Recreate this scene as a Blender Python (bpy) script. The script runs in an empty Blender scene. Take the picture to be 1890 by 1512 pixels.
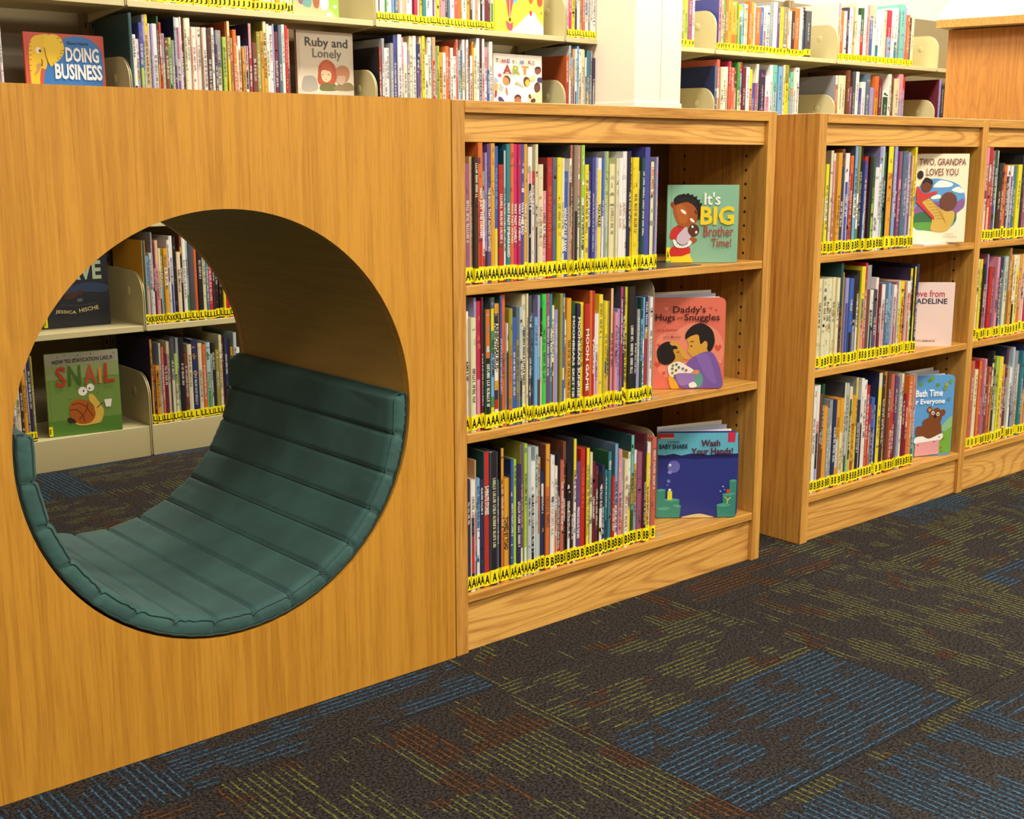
import bpy, math, random
from math import sin, cos, pi, radians, hypot
from mathutils import Vector, Matrix

# ---------------------------------------------------------------- camera, world, lights, exposure
scn = bpy.context.scene
CAM = Vector((-1.409, -1.8132, 0.9687))
cam_d = bpy.data.cameras.new('camera'); cam = bpy.data.objects.new('camera', cam_d)
scn.collection.objects.link(cam); scn.camera = cam
PITCH, YAW = 0.2019, 0.7078
fwd = Vector((sin(YAW)*cos(PITCH), cos(YAW)*cos(PITCH), -sin(PITCH)))
cam.location = CAM
cam.rotation_euler = fwd.to_track_quat('-Z', 'Y').to_euler()
cam_d.sensor_width = 36; cam_d.lens = 36*2280.6/1890; cam_d.clip_start = 0.05

wd = bpy.data.worlds.new('world'); scn.world = wd; wd.use_nodes = True
wd.node_tree.nodes['Background'].inputs[0].default_value = (1.0, 0.93, 0.82, 1)
wd.node_tree.nodes['Background'].inputs[1].default_value = 0.20

def area(name, x, y, z, sx, sy, p, col=(1, .95, .84), rx=0, rz=0):
    l = bpy.data.lights.new(name, 'AREA'); l.shape = 'RECTANGLE'; l.size = sx; l.size_y = sy
    l.energy = p; l.color = col
    o = bpy.data.objects.new(name, l); o.location = (x, y, z); o.rotation_euler = (rx, 0, rz)
    scn.collection.objects.link(o)
# one added fill lamp, then rows of ceiling fluorescents: one over the aisle in front of the cases, one over the aisle behind
area('front_light', -2.0, -2.4, 2.72, 1.2, .6, 26)  # added fill lamp at front left, brightens the dark cushion
for i, (x, y) in enumerate([(-.5, -1.5), (1.5, -1.4), (3.4, -1.4), (5.3, -1.4), (-.8, -3.8), (1.8, -3.8), (4.4, -3.8)]):
    area('front_light', x, y, 2.72, 1.2, .6, 41)
for i, x in enumerate([.9, 2.6, 4.3, 6.0]):
    area('back_aisle_light', x, 1.42, 2.72, 1.2, .35, 43)

vs = scn.view_settings
vs.view_transform = 'Standard'; vs.look = 'None'; vs.gamma = 1.0; vs.use_curve_mapping = False
vs.exposure = 0.48

# ---------------------------------------------------------------- helpers
def lin(c):
    return tuple(((v/12.92) if v <= .04045 else ((v+.055)/1.055)**2.4) for v in c)
def hx(s):
    return lin(tuple(int(s[i:i+2], 16)/255 for i in (0, 2, 4)))

class MB:
    """collects polygons with a colour each and links them as ONE mesh object"""
    def __init__(s): s.v = []; s.f = []; s.c = []; s.m = []; s.sm = []
    def poly(s, pts, c=(1, 1, 1), m=0, smooth=False):
        n = len(s.v); s.v += [tuple(p) for p in pts]; s.f.append(tuple(range(n, n+len(pts)))); s.c.append(c); s.m.append(m); s.sm.append(smooth)
    def face(s, idx, c=(1, 1, 1), m=0, smooth=False):
        s.f.append(tuple(idx)); s.c.append(c); s.m.append(m); s.sm.append(smooth)
    def box(s, x0, x1, y0, y1, z0, z1, c=(1, 1, 1), m=0):
        n = len(s.v)
        s.v += [(x0, y0, z0), (x1, y0, z0), (x1, y1, z0), (x0, y1, z0), (x0, y0, z1), (x1, y0, z1), (x1, y1, z1), (x0, y1, z1)]
        for q in ((0, 3, 2, 1), (4, 5, 6, 7), (0, 1, 5, 4), (1, 2, 6, 5), (2, 3, 7, 6), (3, 0, 4, 7)):
            s.face([n+i for i in q], c, m)
    def prism(s, pts, axis, a, b, c=(1, 1, 1), m=0):
        """pts: 2-D outline; axis: 'x','y','z' extrusion from a to b"""
        def P(p, t):
            return {'x': (t, p[0], p[1]), 'y': (p[0], t, p[1]), 'z': (p[0], p[1], t)}[axis]
        n = len(s.v); k = len(pts)
        s.v += [P(p, a) for p in pts]+[P(p, b) for p in pts]
        s.face(range(n, n+k), c, m); s.face(range(n+2*k-1, n+k-1, -1), c, m)
        for i in range(k):
            j = (i+1) % k; s.face((n+i, n+k+i, n+k+j, n+j), c, m)
    def tube(s, pts, r, k=8, c=(1, 1, 1), m=0, closed=False):
        n0 = len(s.v); N = len(pts); P = [Vector(p) for p in pts]
        up = None
        for i in range(N):
            t = (P[(i+1) % N]-P[i-1]) if closed else (P[min(i+1, N-1)]-P[max(i-1, 0)])
            t.normalize()
            if up is None: up = t.orthogonal().normalized()
            a = t.cross(up); a.normalize(); b = a.cross(t); b.normalize(); up = b
            for j in range(k):
                q = P[i]+r*(cos(2*pi*j/k)*a+sin(2*pi*j/k)*b); s.v.append(tuple(q))
        for i in range(N if closed else N-1):
            for j in range(k):
                a0 = n0+i*k; b0 = n0+((i+1) % N)*k
                s.face((a0+j, a0+(j+1) % k, b0+(j+1) % k, b0+j), c, m, True)
        if not closed:
            s.face([n0+j for j in range(k)][::-1], c, m); s.face([n0+(N-1)*k+j for j in range(k)], c, m)
    def add(s, o, M=None):
        n = len(s.v)
        s.v += [tuple(M @ Vector(v)) for v in o.v] if M is not None else o.v
        s.f += [tuple(n+i for i in f) for f in o.f]; s.c += o.c; s.m += o.m; s.sm += o.sm
    def mesh(s, name, mats):
        me = bpy.data.meshes.new(name); me.from_pydata(s.v, [], s.f)
        for mt in mats: me.materials.append(mt)
        me.polygons.foreach_set('material_index', s.m)
        me.polygons.foreach_set('use_smooth', s.sm)
        at = me.color_attributes.new('Col', 'FLOAT_COLOR', 'CORNER')
        buf = []
        for f, c in zip(s.f, s.c): buf += [c[0], c[1], c[2], 1.0]*len(f)
        at.data.foreach_set('color', buf)
        me.update(); return me
    def build(s, name, mats, parent=None, loc=None, bevel=0):
        if not isinstance(mats, (list, tuple)): mats = [mats]
        o = bpy.data.objects.new(name, s.mesh(name, mats)); scn.collection.objects.link(o)
        if parent is not None: o.parent = parent
        if loc: o.location = loc
        if bevel:
            b = o.modifiers.new('bevel', 'BEVEL'); b.width = bevel; b.segments = 2; b.limit_method = 'ANGLE'
        return o

def tag(o, label=None, cat=None, group=None, kind=None):
    if label: o['label'] = label
    if cat: o['category'] = cat
    if group: o['group'] = group
    if kind: o['kind'] = kind
    return o
def empty(name, loc=(0, 0, 0), rz=0):
    o = bpy.data.objects.new(name, None); o.empty_display_size = .05; o.location = loc; o.rotation_euler = (0, 0, rz)
    scn.collection.objects.link(o); return o

# ---------------------------------------------------------------- materials
def mat(name, col=(.8, .8, .8), rough=.5, metal=0, spec=.5):
    m = bpy.data.materials.new(name); m.use_nodes = True
    b = m.node_tree.nodes['Principled BSDF']
    b.inputs['Base Color'].default_value = (*col, 1); b.inputs['Roughness'].default_value = rough
    b.inputs['Metallic'].default_value = metal; b.inputs['Specular IOR Level'].default_value = spec
    return m
class N:
    def __init__(s, m): s.t = m.node_tree; s.b = s.t.nodes['Principled BSDF']
    def n(s, typ, **k):
        x = s.t.nodes.new(typ)
        for a, v in k.items(): setattr(x, a, v)
        return x
    def l(s, a, b): s.t.links.new(a, b)
    def math(s, op, a, b=None, c=None, clamp=False):
        x = s.n('ShaderNodeMath', operation=op); x.use_clamp = clamp
        for i, v in enumerate((a, b, c)):
            if v is None: continue
            if hasattr(v, 'links'): s.l(v, x.inputs[i])
            else: x.inputs[i].default_value = v
        return x.outputs[0]
    def mix(s, f, a, b):
        x = s.n('ShaderNodeMix', data_type='RGBA')
        for i, v in ((0, f), (6, a), (7, b)):
            if hasattr(v, 'links'): s.l(v, x.inputs[i])
            elif i == 0: x.inputs[0].default_value = v
            else: x.inputs[i].default_value = (*v, 1)
        return x.outputs[2]
    def ramp(s, f, p0, p1):
        x = s.n('ShaderNodeMapRange'); x.interpolation_type = 'SMOOTHSTEP'
        s.l(f, x.inputs[0]); x.inputs[1].default_value = p0; x.inputs[2].default_value = p1
        return x.outputs[0]
    def noise(s, vec, scale, detail=3, rough=.5, dist=0):
        x = s.n('ShaderNodeTexNoise'); s.l(vec, x.inputs['Vector']); x.inputs['Scale'].default_value = scale
        x.inputs['Detail'].default_value = detail; x.inputs['Roughness'].default_value = rough; x.inputs['Distortion'].default_value = dist
        return x.outputs[0]
    def mapping(s, vec, scale, loc=(0, 0, 0), rot=(0, 0, 0)):
        x = s.n('ShaderNodeMapping'); s.l(vec, x.inputs[0]); x.inputs['Scale'].default_value = scale
        x.inputs['Location'].default_value = loc; x.inputs['Rotation'].default_value = rot; return x.outputs[0]

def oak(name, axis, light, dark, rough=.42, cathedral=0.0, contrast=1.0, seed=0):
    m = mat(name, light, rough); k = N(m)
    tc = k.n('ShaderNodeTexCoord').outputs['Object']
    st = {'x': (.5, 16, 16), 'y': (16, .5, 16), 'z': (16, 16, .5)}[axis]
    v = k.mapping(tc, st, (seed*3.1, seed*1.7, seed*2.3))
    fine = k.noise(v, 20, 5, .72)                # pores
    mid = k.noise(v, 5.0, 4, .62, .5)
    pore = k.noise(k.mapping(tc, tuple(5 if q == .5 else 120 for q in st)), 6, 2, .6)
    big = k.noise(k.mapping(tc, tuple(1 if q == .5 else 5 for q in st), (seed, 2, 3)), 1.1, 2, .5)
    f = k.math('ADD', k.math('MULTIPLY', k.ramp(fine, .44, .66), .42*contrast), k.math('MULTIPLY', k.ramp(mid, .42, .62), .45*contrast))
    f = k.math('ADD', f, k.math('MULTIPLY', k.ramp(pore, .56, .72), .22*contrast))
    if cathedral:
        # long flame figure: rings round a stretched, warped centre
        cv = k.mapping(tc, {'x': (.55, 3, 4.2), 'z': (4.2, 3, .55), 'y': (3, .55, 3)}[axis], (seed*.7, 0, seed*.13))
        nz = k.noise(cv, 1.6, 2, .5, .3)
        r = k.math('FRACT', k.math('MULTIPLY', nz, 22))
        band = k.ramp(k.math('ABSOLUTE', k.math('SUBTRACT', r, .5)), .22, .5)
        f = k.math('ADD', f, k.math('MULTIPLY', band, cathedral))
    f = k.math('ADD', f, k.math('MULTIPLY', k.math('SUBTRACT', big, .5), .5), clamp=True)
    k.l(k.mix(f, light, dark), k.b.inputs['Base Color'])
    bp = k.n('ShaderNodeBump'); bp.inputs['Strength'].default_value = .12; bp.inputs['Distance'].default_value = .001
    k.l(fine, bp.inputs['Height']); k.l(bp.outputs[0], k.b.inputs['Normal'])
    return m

OL, OD = hx('D39B46'), hx('9E6628')
M_oak_v = oak('oak_vertical', 'z', OL, OD, seed=1)
M_oak_h = oak('oak_horizontal', 'x', OL, OD, seed=2)
M_oak_flame = oak('oak_flame', 'x', hx('E2AC58'), hx('A86C2C'), cathedral=.45, seed=4, contrast=.7)
M_panel = oak('oak_panel', 'z', hx('CB9030'), hx('A36A1C'), seed=5, contrast=.85)
M_liner = oak('oak_tube_liner', 'y', hx('B48A3C'), hx('8E6626'), seed=6, contrast=.5, rough=.55)
M_inner = oak('oak_inner', 'z', hx('8E6638'), hx('70491F'), seed=7, contrast=.6)
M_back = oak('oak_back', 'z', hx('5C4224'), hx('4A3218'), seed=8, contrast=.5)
M_hole = mat('pin_hole', (.012, .008, .005), .8)
M_metal = mat('cream_steel', hx('C4B98A'), .38)
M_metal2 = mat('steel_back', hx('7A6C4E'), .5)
M_wall = mat('painted_wall', hx('EBD9C0'), .8)
M_wall2 = mat('painted_pillar', hx('F0E0CA'), .7)
M_ceil = mat('ceiling_tile', hx('EFE8D8'), .9)
M_slant = mat('cream_laminate', hx('E6D4A0'), .35)
M_dark = mat('dark_gap', (.01, .009, .008), .9)
M_bookend = mat('bookend_steel', hx('B9A888'), .35, .3)
M_print = mat('book_print', (1, 1, 1), .33); k = N(M_print)
at = k.n('ShaderNodeVertexColor'); at.layer_name = 'Col'; k.l(at.outputs[0], k.b.inputs['Base Color'])
M_art = mat('cover_print', (1, 1, 1), .4); k = N(M_art)
at = k.n('ShaderNodeVertexColor'); at.layer_name = 'Col'; k.l(at.outputs[0], k.b.inputs['Base Color'])
M_pages = mat('page_block', hx('E4D8BC'), .85)

# cushion cloth
M_cush = mat('teal_cloth', hx('24423F'), .8); k = N(M_cush)
tc = k.n('ShaderNodeTexCoord').outputs['Object']
w = k.noise(tc, 900, 2); w2 = k.noise(tc, 9, 3)
k.l(k.mix(k.ramp(w2, .35, .65), hx('284A46'), hx('325852')), k.b.inputs['Base Color'])
bp = k.n('ShaderNodeBump'); bp.inputs['Strength'].default_value = .25; bp.inputs['Distance'].default_value = .0006
k.l(w, bp.inputs['Height']); k.l(bp.outputs[0], k.b.inputs['Normal'])
k.b.inputs['Sheen Weight'].default_value = .08
M_pipe = mat('dark_piping', hx('142C29'), .6)

# carpet tiles: 0.6 m squares laid quarter-turned, charcoal with dashed blue, lime and rust yarn
M_carpet = mat('carpet_tiles', (.02, .02, .02), .95, spec=.15); k = N(M_carpet)
ob = k.n('ShaderNodeTexCoord').outputs['Object']
sp = k.n('ShaderNodeSeparateXYZ'); k.l(k.mapping(ob, (1/.6, 1/.6, 1), (.05, .755/.6, 0)), sp.inputs[0])
X, Y = sp.outputs[0], sp.outputs[1]
tx, ty = k.math('FLOOR', X), k.math('FLOOR', Y)
par = k.math('ABSOLUTE', k.math('MODULO', k.math('ADD', tx, ty), 2))           # 0: yarn runs along X, 1: along Y
fx, fy = k.math('FRACT', X), k.math('FRACT', Y)
def pick(a, b):                                                                # a where par=0, b where par=1
    return k.math('ADD', k.math('MULTIPLY', a, k.math('SUBTRACT', 1, par)), k.math('MULTIPLY', b, par))
along, across = pick(X, Y), pick(Y, X)
cmb = k.n('ShaderNodeCombineXYZ'); k.l(tx, cmb.inputs[0]); k.l(ty, cmb.inputs[1])
wn = k.n('ShaderNodeTexWhiteNoise'); wn.noise_dimensions = '3D'; k.l(cmb.outputs[0], wn.inputs['Vector']); tr = wn.outputs[0]
def vec(a, b, c):
    q = k.n('ShaderNodeCombineXYZ')
    for i, v in enumerate((a, b, c)):
        if hasattr(v, 'links'): k.l(v, q.inputs[i])
        else: q.inputs[i].default_value = v
    return q.outputs[0]
ROWS = 88.0
wob = k.math('MULTIPLY', k.math('SUBTRACT', k.noise(ob, 95, 2), .5), .011)
across = k.math('ADD', across, wob)
row = k.math('FLOOR', k.math('MULTIPLY', across, ROWS))
rf = k.math('FRACT', k.math('MULTIPLY', across, ROWS))
line = k.math('SUBTRACT', 1, k.ramp(k.math('ABSOLUTE', k.math('SUBTRACT', rf, .5)), .05, .38))
alt = k.math('MODULO', k.math('ABSOLUTE', row), 2)
line = k.math('MULTIPLY', line, alt)                                           # every second row carries coloured yarn
# soft blocks that say where colour shows, cut into flat steps along the yarn
blk = k.noise(vec(k.math('MULTIPLY', along, 2.6), k.math('MULTIPLY', k.math('FLOOR', k.math('MULTIPLY', across, 12)), .35), tr), 1.6, 2, .6)
blk2 = k.noise(vec(k.math('MULTIPLY', along, 3.2), k.math('MULTIPLY', row, .13), k.math('MULTIPLY', tr, 7)), 1.3, 2, .6)
show = k.math('ADD', k.math('MULTIPLY', blk, .5), k.math('MULTIPLY', blk2, .5))
hue = k.noise(vec(k.math('MULTIPLY', along, 1.0), k.math('MULTIPLY', across, 1.0), k.math('MULTIPLY', tr, 11)), 1.7, 1, .4)
rust = k.ramp(k.noise(vec(k.math('MULTIPLY', along, 3), k.math('MULTIPLY', across, 3), k.math('MULTIPLY', tr, 5)), 2.0, 1, .4), .60, .64)
so = k.n('ShaderNodeSeparateXYZ'); k.l(ob, so.inputs[0])
def patch(x0, x1, y0, y1):                                                     # a run of one yarn colour woven into the floor
    g = k.math('MULTIPLY', k.math('GREATER_THAN', so.outputs[0], x0), k.math('LESS_THAN', so.outputs[0], x1))
    return k.math('MULTIPLY', g, k.math('MULTIPLY', k.math('GREATER_THAN', so.outputs[1], y0), k.math('LESS_THAN', so.outputs[1], y1)))
def patches(L):
    r = patch(*L[0])
    for q in L[1:]: r = k.math('MAXIMUM', r, patch(*q))
    return r
half = k.n('ShaderNodeTexWhiteNoise'); half.noise_dimensions = '3D'; k.l(vec(tx, ty, k.math('FLOOR', k.math('MULTIPLY', across, 2))), half.inputs['Vector'])
known = patch(-.66, 1.85, -1.1, .45)
blue_known = patches([(-.03, .57, -.755, -.44), (-.66, -.03, -.155, .06), (-.03, .9, -1.1, -.79), (1.22, 1.82, -.60, -.42), (1.5, 1.85, -.1, .1)])
isblue = k.math('MAXIMUM', blue_known, k.math('MULTIPLY', k.math('SUBTRACT', 1, known), k.math('GREATER_THAN', half.outputs[0], .6)))
tuft = k.noise(ob, 190, 3, .8)
rust = k.math('MAXIMUM', rust, k.math('MULTIPLY', patches([(-.30, -.05, -.34, -.17), (.50, 1.05, -.14, .02), (-.10, .0, -.80, -.68), (.20, .42, -.17, -.10), (-.75, -.6, -.30, -.12)]), k.ramp(blk, .44, .5)))
warm = k.mix(rust, hx('74762F'), hx('70461F'))
show = k.ramp(k.math('SUBTRACT', show, k.math('ADD', .503, k.math('MULTIPLY', isblue, -.03))), -.012, .018)
yarn = k.mix(isblue, warm, hx('406884'))
seg = k.ramp(k.noise(vec(k.math('MULTIPLY', along, 110), k.math('MULTIPLY', row, 3.3), 0), 1.0, 2), .30, .52)
base = k.mix(k.ramp(tuft, .40, .62), hx('0D0C0B'), hx('3F3A37'))
bluebase = k.mix(k.ramp(tuft, .40, .62), hx('0E1116'), hx('2A333E'))
rustbase = k.mix(k.ramp(tuft, .40, .62), hx('180F09'), hx('402918'))
base = k.mix(k.math('MULTIPLY', k.math('MULTIPLY', show, isblue), .75), base, bluebase)
base = k.mix(k.math('MULTIPLY', k.math('MULTIPLY', show, k.math('SUBTRACT', 1, isblue)), k.math('MULTIPLY', rust, .6)), base, rustbase)
f = k.math('MULTIPLY', k.math('MULTIPLY', line, show), k.math('MULTIPLY', seg, k.ramp(tuft, .30, .60)))
edge = k.math('MINIMUM', k.math('MINIMUM', fx, k.math('SUBTRACT', 1, fx)), k.math('MINIMUM', fy, k.math('SUBTRACT', 1, fy)))
col = k.mix(f, base, yarn)
col = k.mix(k.math('MULTIPLY', k.math('SUBTRACT', 1, k.ramp(edge, .001, .005)), .5), col, hx('0E0B0A'))
k.l(col, k.b.inputs['Base Color'])
bp = k.n('ShaderNodeBump'); bp.inputs['Strength'].default_value = .8; bp.inputs['Distance'].default_value = .003
k.l(k.math('ADD', tuft, k.math('MULTIPLY', rf, .25)), bp.inputs['Height']); k.l(bp.outputs[0], k.b.inputs['Normal'])

# ---------------------------------------------------------------- room shell
def struct(name, mb, m, **kw):
    return tag(mb.build(name, m, **kw), kind='structure')
b = MB(); b.box(-5, 9, -6, 2.6, -.05, 0); struct('floor', b, M_carpet)
b = MB(); b.box(-5, 9, -6, 2.6, 2.8, 2.85); struct('ceiling', b, M_ceil)
b = MB(); b.box(-5, 9, 2.6, 2.7, 0, 2.8); struct('wall_back', b, M_wall)
b = MB(); b.box(9, 9.1, -6, 2.7, 0, 2.8); struct('wall_right', b, M_wall)
b = MB(); b.box(-5.1, -5, -6, 2.7, 0, 2.8); struct('wall_left', b, M_wall)
b = MB(); b.box(-5, 9, -6.1, -6, 0, 2.8); struct('wall_front', b, M_wall)
# painted pillar that stands in front of the steel shelving, with a casing joint
b = MB(); b.box(2.30, 2.452, 1.765, 2.6, 0, 2.8)
b.box(2.456, 2.575, 1.765, 2.6, 0, 2.8); b.box(2.452, 2.456, 1.78, 2.6, 0, 2.8, m=1)
b.box(2.296, 2.58, 1.760, 2.6, 0, 1.185)
tag(b.build('trim_1', [M_wall2, M_dark]), kind='structure')
# ---------------------------------------------------------------- oak bookcases
H = 1.07; T = .0295; DEP = .62
SHELVES = (.7315, .4455, .1225)
def stile(mb, x0, x1, holes=0):
    mb.box(x0, x1, 0, DEP, 0, H)
    if holes:
        xf = x0 if holes < 0 else x1
        for yy in (.06, .25):
            for i in range(27):
                z = .17+i*.032
                if any(abs(z-s+.01) < .018 for s in SHELVES) or z > .985: continue
                c = [(xf+holes*.0004, yy+.0035*cos(a*pi/4), z+.0035*sin(a*pi/4)) for a in range(8)]
                mb.poly(c if holes > 0 else c[::-1], m=1)
def bookcase(x0, x1, left, right, label):
    r = empty('oak_bookcase', (x0, 0, 0))
    L = (-x0, 0, 0)
    il = x0+(T if left else 0); ir = x1-T
    if left:
        m = MB(); stile(m, x0, il); m.build('side_panel', [M_oak_v, M_hole], r, L, .0012)
    m = MB(); stile(m, ir, x1, -1); m.build('side_panel', [M_oak_v, M_hole], r, L, .0012)
    m = MB(); m.box(il, ir, -.001, DEP, 1.0475, H-.0005); m.build('top_board', M_oak_h, r, L, .0012)
    m = MB(); m.box(il, ir, .010, .030, .995, 1.0475); m.build('header_rail', M_oak_flame, r, L, .001)
    m = MB(); m.box(il, ir, .010, .028, 0, .1035); m.build('toe_kick', M_oak_flame, r, L, .001)
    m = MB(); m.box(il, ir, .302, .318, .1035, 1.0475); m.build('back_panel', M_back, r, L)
    for z in SHELVES:
        m = MB(); m.box(il+.0008, ir-.0008, .001, .300, z-.0185, z); m.build('shelf', M_oak_h, r, L, .0015)
        m = MB(); m.box(il+.0008, ir-.0008, .320, .618, z-.0185, z); m.build('shelf', M_oak_h, r, L, .0015)
    return tag(r, label, 'bookcase')
bookcase(0, .9414, True, True, 'nearest low oak bookcase, standing against the panel with the round hole')
bookcase(1.1068, 1.8881, True, True, 'low oak bookcase standing past the dark gap from the nearest bookcase')
bookcase(1.8885, 2.72, False, True, 'oak bookcase at the right edge, joined to the case before it')

# bookends: a bent steel plate with a rounded upright and a foot under the display
def bookend(x, z, h, yf, foot, label, c=None):
    r = empty('bookend', (x, yf, z)); m = MB()
    R = .035; pts = [(0, .001), (.15, .001), (.15, h)]+[(R-R*sin(a*pi/12), h-R+R*cos(a*pi/12)) for a in range(7)]
    m.prism(pts, 'x', 0, .0012); m.build('upright_plate', M_bookend, r)
    m = MB(); m.box(.0012, foot, .0, .13, .0, .0012); m.build('foot_plate', M_bookend if c is None else c, r)
    return tag(r, label, 'bookend')
M_foot = mat('dark_foot', hx('4A453C'), .4)
bookend(.5585, .7318, .236, .012, .15, 'thin steel bookend after the top row of the nearest bookcase', M_foot)
bookend(.5570, .4458, .268, .012, .03, 'thin steel bookend after the middle row of the nearest bookcase')
bookend(.5790, .1228, .250, .016, .03, 'thin steel bookend after the bottom row of the nearest bookcase')

# ---------------------------------------------------------------- reading cube with round tunnel
CX, CZ, R0, YB = -.4627, .5286, .3583, .635
XL, XR = -.925, -.0035
def holed_plate(y0, y1):
    m = MB(); n = 128; ring = []; out = []
    for i in range(n):
        a = 2*pi*i/n; c, s = cos(a), sin(a)
        ring.append((CX+R0*c, CZ+R0*s))
        t = min(((XR-CX)/c if c > 1e-9 else ((XL-CX)/c if c < -1e-9 else 9)), ((H-CZ)/s if s > 1e-9 else ((0-CZ)/s if s < -1e-9 else 9)))
        out.append((CX+t*c, CZ+t*s))
    # snap the nearest outline sample to each corner
    for cx, cz in ((XL, 0), (XR, 0), (XL, H), (XR, H)):
        j = min(range(n), key=lambda q: hypot(out[q][0]-cx, out[q][1]-cz)); out[j] = (cx, cz)
    for y, rev in ((y0, False), (y1, True)):
        k0 = len(m.v); m.v += [(p[0], y, p[1]) for p in ring]+[(p[0], y, p[1]) for p in out]
        for i in range(n):
            j = (i+1) % n; f = (k0+i, k0+n+i, k0+n+j, k0+j); m.face(f[::-1] if not rev else f)
    for loop in (0, n):
        for i in range(n):
            j = (i+1) % n; a, b = loop+i, loop+j; c, d = b+2*n, a+2*n
            m.face((a, b, c, d) if loop == 0 else (d, c, b, a), smooth=False)
    return m
cube = empty('reading_cube', (CX, .3, 0)); CL = (-CX, -.3, 0)
holed_plate(0, .019).build('front_panel', M_panel, cube, CL)
holed_plate(YB-.019, YB).build('back_panel', M_panel, cube, CL)
m = MB(); m.box(XL, XL+.019, .0192, YB-.0192, 0, H); m.build('side_panel', M_panel, cube, CL)
m = MB(); m.box(XR-.019, XR, .0192, YB-.0192, 0, H); m.build('side_panel', M_panel, cube, CL)
m = MB(); m.box(XL+.0195, XR-.0195, .0192, YB-.0192, H-.019, H); m.build('top_panel', M_panel, cube, CL)
m = MB(); n = 160
for rr, sg in ((R0+.0005, 1), (R0+.008, -1)):
    k0 = len(m.v)
    for y in (.0195, YB-.0195): m.v += [(CX+rr*cos(2*pi*i/n), y, CZ+rr*sin(2*pi*i/n)) for i in range(n)]
    for i in range(n):
        j = (i+1) % n; f = (k0+i, k0+n+i, k0+n+j, k0+j); m.face(f if sg > 0 else f[::-1], smooth=True)
m.build('tunnel_liner', M_liner, cube, CL)
tag(cube, 'large oak reading cube with a big round hole through it, left of the bookcases', 'reading nook')

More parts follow.
